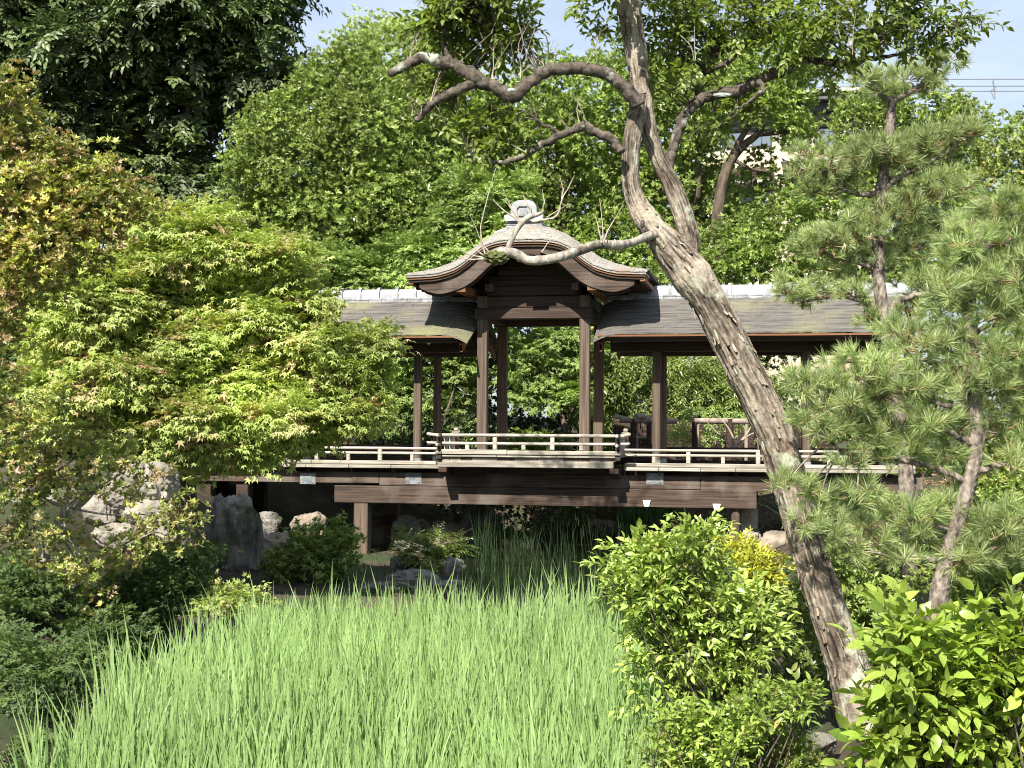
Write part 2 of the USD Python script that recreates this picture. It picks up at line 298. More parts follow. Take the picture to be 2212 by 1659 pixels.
M['reed_far'] = leaf_mat('far_reed_blade', [(.1,.2,.07),(.14,.26,.08),(.18,.3,.1)], (1.3, 1.4, .7), .5, .3, .5)

M['water'] = usdkit.material(stage, '/World/Looks/pond_water', {
    'g': ('geometry', {}), 'n': ('noise_texture', {'scale': 3.0, 'detail': 3.0}), 'b': ('bump', {'strength': .12, 'distance': .02}),
    'p': ('principled_bsdf', {'base_color': (.018, .022, .010), 'roughness': .06, 'ior': 1.33})},
    [('g.position', 'n.vector'), ('n.fac', 'b.height'), ('b.normal', 'p.normal')], surface='p.BSDF')

# ------------------------------------------------------------------ terrain
def shore_left(y):  return np.interp(y, [0, 5, 7, 12, 15, 18, 20, 22, 25, 28, 31, 34, 36], [-1, -3.0, -3.9, -4.1, -3.6, -3.0, -1.7, -1.0, -0.9, -1.4, -1.7, -1.0, .5])
def shore_right(y): return np.interp(y, [0, 5, 7, 10, 13, 16, 20, 24, 28, 31, 34, 36], [-1, .2, 1.0, 1.5, 2.1, 2.8, 3.5, 3.9, 4.1, 4.0, 3.0, .5])
def ground_z(x, y):
    x = np.asarray(x, float); y = np.asarray(y, float)
    l = shore_left(y); r = shore_right(y)
    inside = np.minimum(np.minimum(x - l, r - x), np.minimum((y - 4.6) * 1.0, (35.0 - y) * 1.0))
    d = -inside                                  # metres from the water's edge, positive on land
    n = meshkit.fbm(np.stack([x * .45, y * .45, np.zeros_like(x)], -1), 4, 3) - .5
    land = .10 + 0.42 * d + .35 * n * np.clip(d, 0, 1)
    foot = np.clip((-5.0 - x) * 1.0, -1, 9)                 # the flat rocky strip at the left of the bridge
    lowl = np.clip((y - 16) / 2.5, 0, 1) * np.clip((32.5 - y) / 2.0, 0, 1) * (x < (l + r) / 2)
    land = land * (1 - lowl) + (.12 + .035 * d + .12 * n + .85 * np.maximum(foot, 0)) * lowl
    cap = 1.55 + .5 * n + np.clip((y - 38) * .06, 0, 1.6)
    land = np.minimum(land, cap)
    land = np.where(y < 9, np.minimum(land, 1.15 + .1 * n), land)
    return np.where(inside > 0, np.maximum(-.45, -.6 * inside), land)
xs = np.concatenate([-np.geomspace(400, 16.5, 24), np.arange(-16, 16.01, .3), np.geomspace(16.5, 400, 24)])
ys = np.concatenate([-np.geomspace(200, 1.5, 14), np.arange(-1, 46, .3), np.geomspace(46.5, 900, 30)])
X, Y = np.meshgrid(xs, ys, indexing='ij')
Z = ground_z(X, Y)
solo('ground', grid_mesh(np.stack([X, Y, Z], -1)), M['soil'], 'dark mossy soil of the garden banks', kind='structure', smooth=True)
solo('pond_water', grid_mesh(np.stack([*np.meshgrid(np.linspace(-6, 8, 8), np.linspace(3.5, 37, 12), indexing='ij'), np.zeros((8, 12))], -1)), M['water'],
     'dark still pond water under the bridge', kind='structure')

# ------------------------------------------------------------------ covered bridge
TH = -math.radians(10.5)
BO = np.array([0.42046, 27.47625, 0.0])
BX = np.array([math.cos(TH), math.sin(TH), 0]); BY = np.array([-math.sin(TH), math.cos(TH), 0])
def bw(p): p = np.asarray(p, float); return BO + p[..., 0:1] * BX + p[..., 1:2] * BY + np.array([0, 0, 1.0]) * p[..., 2:3]
br = Thing('covered_bridge', 'long dark timber bridge with curved gable pavilion and shingled side roofs over the pond', 'bridge', BO, rotz=TH)
def bp(name, mesh, mat, **k): return br.part(name, mesh, mat, local=True, **k)
rng = np.random.default_rng(5)

# -- under structure
bp('girder', cbox(-7.2, -3.05, -.35, -.05, 1.56, 1.79, .012), M['girder'])
bp('girder', cbox(-3.045, 3.3, -.35, -.05, 1.52, 1.79, .012), M['girder'])
bp('girder', cbox(3.305, 7.4, -.352, -.05, 1.5, 1.79, .012), M['girder'])
bp('lower_girder', cbox(-3.97, 4.36, -.36, -.06, 1.17, 1.515, .012), M['girder'])
bp('girder', cbox(-7.2, 7.4, 1.85, 2.15, 1.53, 1.79, .012), M['girder'])
bp('lower_girder', cbox(-3.97, 4.36, 1.86, 2.14, 1.17, 1.525, .012), M['girder'])
for x in (-6.4, -5.2, -3.9, -2.6, 2.6, 3.9, 5.2, 6.4): bp('cross_beam', cbox(x - .09, x + .09, -.045, 1.845, 1.55, 1.785), M['dark_wood'])
# posts in the water and on the bank
def post(x, y, w, z0, z1, mat=M['post_wood'], name='pier_post'): return bp(name, cbox(x - w / 2, x + w / 2, y - w / 2, y + w / 2, z0, z1, .015), mat)
post(-3.42, -.2, .29, -.5, 1.168); post(-3.42, 2.0, .29, -.5, 1.168)
post(-6.75, -.15, .26, .3, 1.555, M['dark_wood']); post(-5.95, -.15, .26, .3, 1.555, M['dark_wood']); post(-6.4, 1.95, .26, .3, 1.555, M['dark_wood'])
bp('pier_post', tube([[3.96, -.2, .2], [3.96, -.2, 1.168]], .085, 14), M['post_wood'], smooth=40)
bp('brace_beam', cbox(-3.5, -3.34, -.05, 1.85, .62, .8), M['dark_wood'])
# metal plates with rivets
for x0, x1, z0, z1 in ((-4.69, -4.36, 1.53, 1.755), (-2.5, -2.17, 1.555, 1.785), (2.27, 2.6, 1.61, 1.835)):
    q = bp('metal_plate', cbox(x0, x1, -.364, -.3505, z0, z1, .004), M['zinc'])
    for u in (.17, .83):
        for v in (.2, .8):
            s = trimesh.creation.icosphere(2, .022); s.vertices[:, 1] *= .6; s.apply_translation([x0 + u * (x1 - x0), -.366, z0 + v * (z1 - z0)])
            br.part('rivet', s, M['zinc'], local=True, under=q, smooth=True)
for x, z in ((2.28, 1.25), (3.61, 1.2)):      # pale wedge ends of the cross ties
    v = np.array([[-.075, 0, .06], [.075, 0, .06], [.045, 0, -.06], [-.045, 0, -.06]]) + [x, -.385, z]
    v2 = v + [0, .05, 0]
    bp('tie_end', (np.vstack([v, v2]), np.array([[0, 3, 2], [0, 2, 1], [0, 1, 5], [0, 5, 4], [1, 2, 6], [1, 6, 5], [2, 3, 7], [2, 7, 6], [3, 0, 4], [3, 4, 7], [4, 5, 6], [4, 6, 7]])), M['endgrain'])

# -- corridor decks, rails
def corridor(x0, x1, n_in):
    # floor boards lie across, the outer edge carries a pale edge board in lengths
    L = x1 - x0; s = 1 if x0 > 0 else -1
    for k in range(9):
        ya = -.42 + k * .31
        e = np.sort(np.concatenate([[x0, x1], x0 + L * (np.array([.33, .67]) + rng.uniform(-.1, .1, 2))]))
        for a, b in zip(e[:-1], e[1:]):
            bp('floor_plank', cbox(a + .003, b - .003, ya + .003, ya + .307, 1.885 + rng.uniform(0, .004), 1.935 + rng.uniform(-.004, .004), .006), M['deck_wood'])
    xe = x0
    while xe < x1 - .05:
        w = min(rng.uniform(.65, .95), x1 - xe)
        if x1 - xe - w < .3: w = x1 - xe
        j = rng.uniform(-.006, .006)
        bp('edge_board', cbox(xe + .003, xe + w - .003, -.56 + j, -.425, 1.872, 1.938 + j * .5, .01), M['deck_wood'])
        bp('joist_end', cbox(xe - .012, xe + .012, -.4, -.30, 1.792, 1.87, .003), M['post_wood'])
        xe += w
    for a, b in ((x0, (x0 + x1) / 2), ((x0 + x1) / 2, x1)):
        bp('sill_rail', cbox(a + .002, b - .002, -.49, -.36, 1.945, 2.022, .012), M['deck_wood'])
        bp('lower_rail', cbox(a, b, -.455, -.385, 2.148, 2.198, .012), M['rail_wood'])
        bp('top_rail', tube([[a, -.42, 2.268], [b, -.42, 2.268]], .026, 12), M['rail_wood'], smooth=40)
    x, k = n_in, 0
    while x0 < x < x1:
        if k % 2: bp('rail_post', cbox(x - .04, x + .04, -.46, -.38, 2.024, 2.244, .008), M['rail_wood'])
        else: bp('rail_post', cbox(x - .035, x + .035, -.455, -.385, 2.024, 2.146, .008), M['rail_wood'])
        x += s * .655; k += 1
    # far side rail, its backlit darkness put into the wood colour
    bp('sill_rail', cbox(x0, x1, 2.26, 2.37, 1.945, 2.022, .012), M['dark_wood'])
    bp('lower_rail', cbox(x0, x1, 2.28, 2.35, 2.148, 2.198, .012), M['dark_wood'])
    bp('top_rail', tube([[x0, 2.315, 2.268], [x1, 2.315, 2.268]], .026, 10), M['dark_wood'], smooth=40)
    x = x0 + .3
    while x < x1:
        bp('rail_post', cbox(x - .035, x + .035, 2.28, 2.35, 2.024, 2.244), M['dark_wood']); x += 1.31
corridor(-7.05, -1.76, -2.35); corridor(1.86, 7.25, 2.42)
bp('sill_rail', cbox(-7.3, -6.98, -.5, 1.9, 1.62, 1.93, .015), M['girder'])
for k, (a, b, z0, z1) in enumerate(((-7.45, -7.02, 1.37, 1.615), (-7.75, -7.3, 1.08, 1.36), (-8.0, -7.55, .8, 1.07))):
    bp('step', cbox(a, b, -.5, 1.7, z0, z1, .015), M['dark_wood'])

# -- pavilion floor
XL, XR, YF = -1.70, 1.80, -.9
for k in range(11):
    ya = -.86 + k * .295
    m = rng.uniform(-.5, .5)
    for a, b in ((XL + .03, m), (m, XR - .03)):
        bp('floor_plank', cbox(a + .002, b - .002, ya + .003, ya + .292, 2.115, 2.165 + rng.uniform(-.003, .003), .006), M['deck_wood'])
for a, b in ((XL - .03, -.55), (-.545, .62), (.625, XR + .03)):
    bp('edge_board', cbox(a, b, -.955, -.862, 2.118, 2.158 + rng.uniform(-.006, .006), .008), M['deck_wood'])
x = XL
while x < XR:
    w = rng.choice([.22, .33, .45, .5]); b = min(x + w, XR)
    bp('joist_end', cbox(x + .004, b - .004, -.895, -.70, 2.052, 2.115, .004), M['deck_wood'] if rng.random() < .7 else M['post_wood']); x = b
bp('fascia_beam', cbox(XL - .02, XR - .1, -.93, -.8, 1.92, 2.05, .012), M['deck_wood'])
bp('back_beam', cbox(XL, XR, 2.2, 2.34, 1.92, 2.05, .012), M['dark_wood'])
for x in (XL + .09, XR - .09):                    # cantilever beams with shaped noses
    out = [(-.95, 1.918), (-.95, 1.83), (-.80, 1.80), (-.70, 1.74), (-.52, 1.72), (2.3, 1.72), (2.3, 1.918)]
    from shapely.geometry import Polygon
    g = trimesh.creation.extrude_polygon(Polygon(out), .16, engine='earcut')
    g.vertices = np.stack([g.vertices[:, 2] - .08 + x, g.vertices[:, 0], g.vertices[:, 1]], 1)
    g.invert(); bp('cantilever_beam', g, M['dark_wood'])
bp('joist', cbox(XL + .2, XR - .2, -.62, -.37, 1.8, 1.915), M['dark_wood'])
# pavilion rails (front and both sides)
def rail(name, P, r, mat=M['rail_wood'], sides=10): return bp(name, tube(smooth_path(P, 6), r, sides), mat, smooth=45)
rail('top_rail', [(-1.93, -.9, 2.565), (-1.83, -.9, 2.548), (-1.6, -.9, 2.54), (0, -.9, 2.54), (1.7, -.9, 2.54), (1.9, -.9, 2.55), (2.02, -.9, 2.572)], .033)
rail('lower_rail', [(-1.9, -.9, 2.40), (-1.75, -.9, 2.385), (0, -.9, 2.38), (1.8, -.9, 2.385), (1.98, -.9, 2.402)], .028)
bp('sill_rail', cbox(XL + .02, -.35, -.95, -.84, 2.168, 2.262, .012), M['deck_wood'])
bp('sill_rail', cbox(-.345, XR - .02, -.95, -.84, 2.168, 2.25, .012), M['deck_wood'])
for x in (-1.13, -.585 + .0, -.03, .53, 1.09):
    tall = x in (-.585, .53)
    bp('rail_post', cbox(x - .04, x + .04, -.94, -.86, 2.26, 2.505 if tall else 2.355, .01), M['rail_wood'])
for x, yb in ((XL + .02, .55), (XR - .02, .55)):
    rail('top_rail', [(x, -1.12, 2.545), (x, -1.0, 2.52), (x, -.5, 2.51), (x, yb, 2.51)], .03)
    rail('lower_rail', [(x, -1.1, 2.37), (x, -1.0, 2.35), (x, yb, 2.345)], .026)
    bp('sill_rail', cbox(x - .055, x + .055, -1.02, yb, 2.17, 2.235, .01), M['deck_wood'])
    for y in (-.35, .1): bp('rail_post', cbox(x - .035, x + .035, y - .035, y + .035, 2.24, 2.48, .008), M['rail_wood'])
    bp('corner_post', cbox(x - .042, x + .042, -.985, -.865, 2.06, 2.56, .012), M['dark_wood'])
    q = bp('newel_post', cbox(x - .055, x + .055, yb - .055, yb + .055, 2.17, 2.57, .01), M['post_wood'])
    br.part('cap', cat([cbox(x - .075, x + .075, yb - .075, yb + .075, 2.572, 2.6), cbox(x - .045, x + .045, yb - .045, yb + .045, 2.602, 2.68, .02)]), M['deck_wood'], local=True, under=q)
    for z in (2.545, 2.375, 2.12):
        bp('iron_band', cbox(x - .05, x + .05, -.996, -.855, z - .045, z + .03, .008), M['iron'])

# -- columns
for x, y in ((-1.02, 0), (1.03, 0), (-1.02, 2.07), (1.05, 2.07)):
    bp('column', cbox(x - .1, x + .1, y - .1, y + .1, 2.15, 4.838, .012), M['post_wood'])
for x in (-5.3, -2.4, 2.42, 5.3, 6.85):
    for y in (.2, 1.88):
        q = bp('column', cbox(x - .075, x + .075, y - .075, y + .075, 1.93, 4.19, .012), M['post_wood'])
        br.part('metal_shoe', cbox(x - .08, x + .08, y - .08, y + .08, 1.94, 2.06, .004), M['zinc'], local=True, under=q)

# -- pavilion beams and gable
for y in (0, 2.07):
    bp('tie_beam', cbox(-1.17, 1.18, y - .115, y + .115, 4.84, 5.055, .012), M['dark_wood'])
    bp('head_beam', cbox(-1.09, 1.10, y - .085, y + .085, 5.06, 5.29, .012), M['dark_wood'])
    for x in (-1.02, 1.03): bp('post_stub', cbox(x - .1, x + .1, y - .105, y + .105, 5.058, 5.30, .01), M['post_wood'])
    for k, (z0, z1, w) in enumerate(((5.305, 5.50, .95), (5.505, 5.70, .9), (5.705, 5.9, .72), (5.905, 6.08, .5))):
        bp('gable_board', cbox(-w, w + .01, y - .03, y + .03, z0, z1, .006), M['dark_wood'])
for x in (-1.02, 1.03):
    bp('side_beam', cbox(x - .09, x + .09, .118, 1.952, 4.85, 5.05), M['dark_wood'])
    bp('side_beam', cbox(x - .08, x + .08, .11, 1.96, 5.08, 5.3), M['dark_wood'])
    bp('plate_beam', cbox(x * 1.25 - .1, x * 1.25 + .1, -.95, 3.0, 5.30, 5.44), M['warm_wood'])
bp('bracket_block', cbox(-.92, -.78, -.32, -.12, 5.38, 5.52), M['post_wood']); bp('bracket_block', cbox(.80, .94, -.32, -.12, 5.38, 5.52), M['post_wood'])
# curved ceiling boards below the tie beams
bp('ceiling_panel', cbox(-.92, .93, .12, 1.95, 5.0, 5.03), M['warm_wood'])

AX = np.array([0, .37, .75, 1.1, 1.5, 2.0, 2.34])
TOPZ = np.array([6.63, 6.565, 6.42, 6.17, 5.92, 5.765, 5.715])
FX = np.array([0, .3, .58, .85, 1.07, 1.4, 1.83, 2.34]); FZ = np.array([6.29, 6.285, 6.25, 6.14, 5.96, 5.75, 5.65, 5.632])
from scipy.interpolate import PchipInterpolator
_ft, _ff = PchipInterpolator(AX, TOPZ), PchipInterpolator(FX, FZ)
BXs = np.array([0, .35, .7, .84, 1.05, 1.32, 1.7, 1.9, 2.09]); BZs = np.array([6.08, 6.02, 5.80, 5.67, 5.49, 5.35, 5.27, 5.31, 5.40])
_fb = PchipInterpolator(BXs, BZs)
px_ = np.linspace(-2.34, 2.34, 97); apx = np.abs(px_)
# upper skin: courses of shingles stepping back from the eave edge; each course is one thick strip
def roof_profile(y):
    """height of the roof surface over y: rolled down at both verges"""
    yy = min(y + 1.1, 3.2 - y)                         # distance from the nearer verge
    t = np.clip(yy / .52, 0, 1); t = 1 - (1 - t) ** 1.7
    return _ff(apx) * (1 - t) + _ft(apx) * t
NC = 7
for side in (0, 1):
    for k in range(NC):
        d0, d1 = .56 * k / NC, .56 * (k + 1) / NC + .03
        rows = []
        for d in np.linspace(d0, d1, 3):
            y = -1.1 + d if side == 0 else 3.2 - d
            z = roof_profile(y) + .014 * (1 - (d - d0) / (d1 - d0))
            jit = .004 * np.sin(px_ * 23 + k * 1.7) + .003 * np.sin(px_ * 61 + k * 4)
            rows.append(np.stack([px_, np.full_like(px_, y), z + jit], -1))
        g = np.array(rows)
        if side == 1: g = g[::-1]
        g = g.transpose(1, 0, 2)
        bp('shingle_course', slab(g, .022), M['shingle_pale'], smooth=30)
ymid = np.linspace(-.55, 2.65, 13)
g = np.array([np.stack([px_, np.full_like(px_, y), roof_profile(y) + .002], -1) for y in ymid]).transpose(1, 0, 2)
bp('roof_surface', slab(g, .05), M['shingle'], smooth=30)
# layered eave edge: three thin dark/warm laths under the shingles following the curve
def curve_board(zt, zb, y0, y1, name, mat, xmax, n=81):
    x = np.linspace(-xmax, xmax, n); a = np.abs(x)
    t, b = zt(a), zb(a)
    V = []
    for y in (y0, y1):
        V.append(np.stack([x, np.full(n, y), t], -1)); V.append(np.stack([x, np.full(n, y), b], -1))
    V = np.array(V)                                     # 4 x n : front top, front bottom, back top, back bottom
    order = [0, 1, 3, 2]; F = []
    for q in range(4):
        A, B = order[q] * n, order[(q + 1) % 4] * n
        i = np.arange(n - 1)
        F += [np.stack([A + i, B + i, B + i + 1], -1), np.stack([A + i, B + i + 1, A + i + 1], -1)]
    for e in (0, n - 1):
        c = [o * n + e for o in order]
        F.append(np.array([[c[0], c[2], c[1]], [c[0], c[3], c[2]]]) if e == 0 else np.array([[c[0], c[1], c[2]], [c[0], c[2], c[3]]]))
    return bp(name, (V.reshape(-1, 3), np.vstack(F)), mat, smooth=35)
for y0, y1 in ((-1.085, -.3), (2.4, 3.185)):
    curve_board(lambda a: _ff(a) - .012, lambda a: _ff(a) - .05, y0, y1, 'eave_lath', M['shingle_pale'], 2.32)
for y0, y1 in ((-1.06, -.3), (2.4, 3.16)):
    curve_board(lambda a: _ff(a) - .053, lambda a: _ff(a) - .09, y0, y1, 'eave_lath', M['warm_wood'], 2.30)
for y0, y1 in ((-1.03, -.3), (2.4, 3.13)):
    curve_board(lambda a: _ff(a) - .093, lambda a: _ff(a) - .14, y0, y1, 'eave_lath', M['dark_wood'], 2.27)
for y0, y1 in ((-.98, -.9), (3.0, 3.08)):
    curve_board(lambda a: _ff(a) - .143, lambda a: np.minimum(_fb(np.minimum(a, 2.09)), _ff(a) - .2), y0, y1, 'barge_board', M['girder'], 2.09)
for y0, y1 in ((-.88, -.84), (2.94, 2.98)):
    curve_board(lambda a: _ff(a) - .143, lambda a: np.minimum(_fb(np.minimum(a, 2.09)) - .05, _ff(a) - .25), y0, y1, 'inner_barge_board', M['dark_wood'], 2.0)
# soffit under the roof, and the long side eaves
curve_board(lambda a: _ff(a) - .16, lambda a: _ff(a) - .19, -.83, 2.93, 'soffit', M['dark_wood'], 2.25)
for s in (-1, 1):
    for k in range(9):
        y = -.7 + k * .43
        bp('rafter', cbox(min(s * 1.2, s * 2.22), max(s * 1.2, s * 2.22), y - .03, y + .03, 5.38, 5.44), M['dark_wood'])
    bp('eave_board', cbox(min(s * 2.2, s * 2.3), max(s * 2.2, s * 2.3), -1.02, 3.12, 5.45, 5.535), M['warm_wood'])
# pendant carving below the gable apex
bp('gable_pendant', cat([cbox(-.16, .16, -1.0, -.97, 5.86, 6.02, .02), cbox(-.3, .3, -1.0, -.975, 5.98, 6.08, .02)]), M['dark_wood'])
# -- ridge ornament and ridge of the pavilion
OX = -.09
for z0, z1, w in ((6.575, 6.615, .36), (6.62, 6.66, .35), (6.665, 6.705, .34)):
    q = bp('ridge_course', cbox(OX - w, OX + w, -.62, 2.7, z0, z1, .008), M['tile_dark'])
def ornament():
    out = []
    for t in np.linspace(0, np.pi, 20): out.append((.25 * np.cos(t) ** 1 if True else 0, .21 * np.sin(t) ** .55))
    pts = [(-.36, 0), (-.38, .09), (-.30, .12), (-.25, .12), (-.24, .27), (-.19, .35), (-.1, .385), (.1, .385), (.19, .35), (.24, .27), (.25, .12), (.30, .12), (.38, .09), (.36, 0)]
    g = trimesh.creation.extrude_polygon(Polygon(pts).buffer(.012).buffer(-.004), .12, engine='earcut')
    g.vertices = np.stack([g.vertices[:, 0] + OX, -.56 - g.vertices[:, 2], g.vertices[:, 1] + 6.71], 1)
    return g
orn = bp('ridge_end_tile', ornament(), M['tile'])
ip = [(-.13, .1), (-.14, .22), (-.09, .28), (.09, .28), (.14, .22), (.13, .1)]
g = trimesh.creation.extrude_polygon(Polygon(ip).buffer(.02).difference(Polygon(ip).buffer(-.012)), .03, engine='earcut')
g.vertices = np.stack([g.vertices[:, 0] + OX, -.68 - g.vertices[:, 2], g.vertices[:, 1] + 6.71], 1)
br.part('rim', g, M['tile_dark'], local=True, under=orn)
g = trimesh.creation.extrude_polygon(Polygon([(-.075, .1), (-.08, .18), (-.04, .22), (.04, .22), (.08, .18), (.075, .1)]), .02, engine='earcut')
g.vertices = np.stack([g.vertices[:, 0] + OX, -.682 - g.vertices[:, 2], g.vertices[:, 1] + 6.71], 1)
br.part('boss', g, M['tile_dark'], local=True, under=orn)
for y in np.arange(-.5, 2.6, .26):
    bp('ridge_tile', tube([[OX, y, 6.74], [OX, y + .25, 6.74]], .1, 14), M['tile'], smooth=40)
    for s in (-1, 1): bp('round_tile_end', tube(np.array([[OX + s * .1, y + .12, 6.74], [OX + s * .34, y + .12, 6.60], [OX + s * .62, y + .12, 6.5]]), .045, 8), M['tile'], smooth=40)

# -- corridor roofs
def corr_z(u):                                             # u 0 at ridge ... 1 at eave
    return 5.34 - .84 * u - .10 * np.sin(np.pi * u) * .55
def corridor_roof(x0, x1, s):
    xe = -1.18 if s < 0 else 1.27                           # end beside the pavilion
    for side in (-1, 1):
        ncourse = 12
        for k in range(ncourse):
            u0, u1 = max(k / ncourse - .012, 0), (k + 1) / ncourse
            far = x0 if s < 0 else x1; nb = int(abs(far - xe) / .13); cuts = np.linspace(far, xe + s * .3, nb) + rng.uniform(-.03, .03, nb)
            xx = np.concatenate([np.repeat(cuts, 2) + np.tile([-.0015, .0015], nb) * -s, np.linspace(xe + s * .25, xe, 9)])
            stp = rng.uniform(-1, 1, nb); step = np.concatenate([np.concatenate([[0], np.repeat(stp[:-1], 2), [0]]), np.zeros(9)])
            g = []
            for u in np.linspace(u0, u1, 3):
                yv = 1.04 + side * (.12 + u * 1.68) + side * step * .012 * (u == u1)
                w = np.clip(1 - np.abs(xx - xe) / .62, 0, 1)
                z = corr_z(u) - .17 * w ** 2.2 + .011 * (u - u0) / (u1 - u0) + (1 - w) * (.004 * np.sin(xx * 9 + k * 2.1) + .003 * np.sin(xx * 31 + k))
                xs_ = xx + (w > .999) * 0 - s * 0
                xs_ = xs_ + s * -.0
                xs_ = np.where(w > .8, xs_ - s * -.10 * (1 - u) * 0, xs_)
                g.append(np.stack([xs_, np.broadcast_to(yv, xx.shape), z + step * .0045], -1))
            g = np.array(g).transpose(1, 0, 2)
            if (s < 0) == (side > 0): g = g[:, ::-1]
            if s < 0: pass
            nrm = np.cross(g[1, 0] - g[0, 0], g[0, 1] - g[0, 0])
            if nrm[2] < 0: g = g[::-1]
            bp('shingle_course', slab(g, .03), M['shingle'], smooth=30)
        # layered eave edge
        for (dy, za, zb, mt) in ((0.0, -.032, -.07, 'warm_wood'), (.04, -.072, -.105, 'dark_wood'), (.09, -.107, -.15, 'dark_wood')):
            yv = 1.04 + side * (1.795 - dy)
            xa, xb = (x0, xe - .22) if s < 0 else (xe + .1, x1)
            a, b = sorted((yv, yv - side * .1))
            bp('eave_lath', cbox(xa, xb, a, b, corr_z(1) + zb, corr_z(1) + za, .004), M[mt])
    # soffit boards and rafters
    xa, xb = (x0, xe - .25) if s < 0 else (xe + .25, x1)
    for side in (-1, 1):
        q = np.array([[[x, 1.04 + side * (.1 + u * 1.6), corr_z(u) - .07] for u in (0, .5, 1)] for x in (xa, xb)])
        bp('soffit', slab(q if side < 0 else q[::-1], .02), M['dark_wood'])
        x = xa + .1
        while x < xb:
            P = np.array([[x, 1.04 + side * .1, corr_z(0) - .13], [x, 1.04 + side * .9, corr_z(.5) - .14], [x, 1.04 + side * 1.7, corr_z(1) - .14]])
            bp('rafter', tube(P, .04, 4, phase=math.pi / 4), M['dark_wood']); x += .36
    for y in (.2, 1.88):
        bp('purlin', cbox(xa, xb, y - .09, y + .09, 4.19, 4.37, .01), M['dark_wood'])
    # end barge boards beside the pavilion
    for side in (-1, 1):
        uu = np.linspace(0, 1, 9); V = []
        for xq in (xe - s * -.12, xe - s * -.17):
            V.append([[xq, 1.04 + side * (.05 + u * 1.68), corr_z(u) - .19] for u in uu]); V.append([[xq, 1.04 + side * (.05 + u * 1.62), corr_z(u) - .42 + .08 * u] for u in uu])
        V = np.array(V); n = 9; F = []
        order = [0, 1, 3, 2]
        for q in range(4):
            A, B = order[q] * n, order[(q + 1) % 4] * n; i = np.arange(n - 1)
            F += [np.stack([A + i, B + i, B + i + 1], -1), np.stack([A + i, B + i + 1, A + i + 1], -1)]
        bp('barge_board', (V.reshape(-1, 3), np.vstack(F)), M['warm_wood'])
    # ridge: two courses of flat tiles, tall white ridge tiles with round straps
    ra, rb = (x0, -1.3) if s < 0 else (1.35, x1)
    xw = ra
    while xw < rb - .02:
        w = min(.28 + rng.uniform(-.03, .03), rb - xw)
        bp('flat_tile', cbox(xw + .002, xw + w - .002, .82, 1.26, 5.275, 5.325 + rng.uniform(-.004, .004), .006), M['tile_dark'])
        bp('flat_tile', cbox(xw + .002, xw + w - .002, .85, 1.23, 5.33, 5.372 + rng.uniform(-.003, .003), .006), M['tile_dark']); xw += w
    xw = -2.65 if s < 0 else 2.62
    xs_t = []
    while ra - .01 < xw < rb + .01: xs_t.append(xw); xw += s * .4
    if s < 0: xs_t = [-1.85, -2.25] + xs_t
    else: xs_t = [1.82, 2.22] + xs_t
    t = np.linspace(0, np.pi, 11)
    def saddle(xa, xb, w, h, z0, zt=.0):
        prof = np.stack([w * np.cos(t), h * np.sin(t) ** .5], -1)
        g = np.array([[[x, 1.04 + p[0], z0 + p[1]] for p in prof] for x in (xa, xb)])
        return slab(g[::-1], .02)
    for xa in xs_t:
        bp('ridge_tile', saddle(min(xa, xa + s * .4) + .02, max(xa, xa + s * .4) - .02, .15, .20, 5.374), M['tile'], smooth=30)
        bp('ridge_strap_tile', saddle(xa - .032, xa + .032, .185, .24, 5.374), M['tile_dark'], smooth=30)
corridor_roof(-7.6, -1.2, -1); corridor_roof(1.27, 7.15, 1)
# small lamp knob under the left eave
bp('lamp_knob', trimesh.creation.icosphere(2, .045, ).apply_translation([-2.05, -.35, 4.37]), M['endgrain'], smooth=True)

# ================================================================== plants
def unit(v): v = np.asarray(v, float); return v / (np.linalg.norm(v, axis=-1, keepdims=True) + 1e-12)
def frames(ax, up):
    """rotation matrices whose x axis is ax and whose z axis leans towards up"""
    ax = unit(ax); up = np.broadcast_to(np.asarray(up, float), ax.shape)
    z = up - ax * (up * ax).sum(-1, keepdims=True); bad = np.linalg.norm(z, axis=-1) < 1e-3
    z = np.where(bad[..., None], np.array([1.0, 0, 0]), z); z = unit(z); y = np.cross(z, ax)
    return np.stack([ax, y, z], -1)

def leaf_small(L, W, fold=.25):              # 2 triangles folded on the midrib
    return np.array([[0, 0, 0], [L * .5, -W / 2, W * fold], [L, 0, -L * .05], [L * .5, W / 2, W * fold]]), np.array([[0, 1, 2], [0, 2, 3]])
def leaf_mid(L, W, fold=.25, droop=.12):
    v = [[0, 0, 0], [L * .3, -W * .45, W * fold], [L * .72, -W * .36, W * fold * .6 - L * droop * .5], [L, 0, -L * droop], [L * .72, W * .36, W * fold * .6 - L * droop * .5], [L * .3, W * .45, W * fold], [L * .5, 0, -L * droop * .2]]
    return np.array(v), np.array([[0, 1, 6], [1, 2, 6], [2, 3, 6], [3, 4, 6], [4, 5, 6], [5, 0, 6]])
def leaf_big(L, W, fold=.22, droop=.2):
    t = np.array([0, .14, .32, .55, .78, 1.0]); w = np.array([0.02, .30, .48, .46, .27, 0]) * W
    m = np.stack([L * t, 0 * t, -L * droop * t ** 2], -1)
    l = m + np.stack([0 * t, w, w * fold], -1); r = m + np.stack([0 * t, -w, w * fold], -1)
    V = np.vstack([m, l[1:5], r[1:5]]); F = []
    L_ = [0, 6, 7, 8, 9, 5]; R_ = [0, 10, 11, 12, 13, 5]
    for i in range(5):
        if i == 0: F += [[0, 1, L_[1]], [0, R_[1], 1]]
        elif i == 4: F += [[4, 5, L_[4]], [4, R_[4], 5]]
        else: F += [[i, i + 1, L_[i + 1]], [i, L_[i + 1], L_[i]], [i, R_[i], R_[i + 1]], [i, R_[i + 1], i + 1]]
    return V, np.array(F)
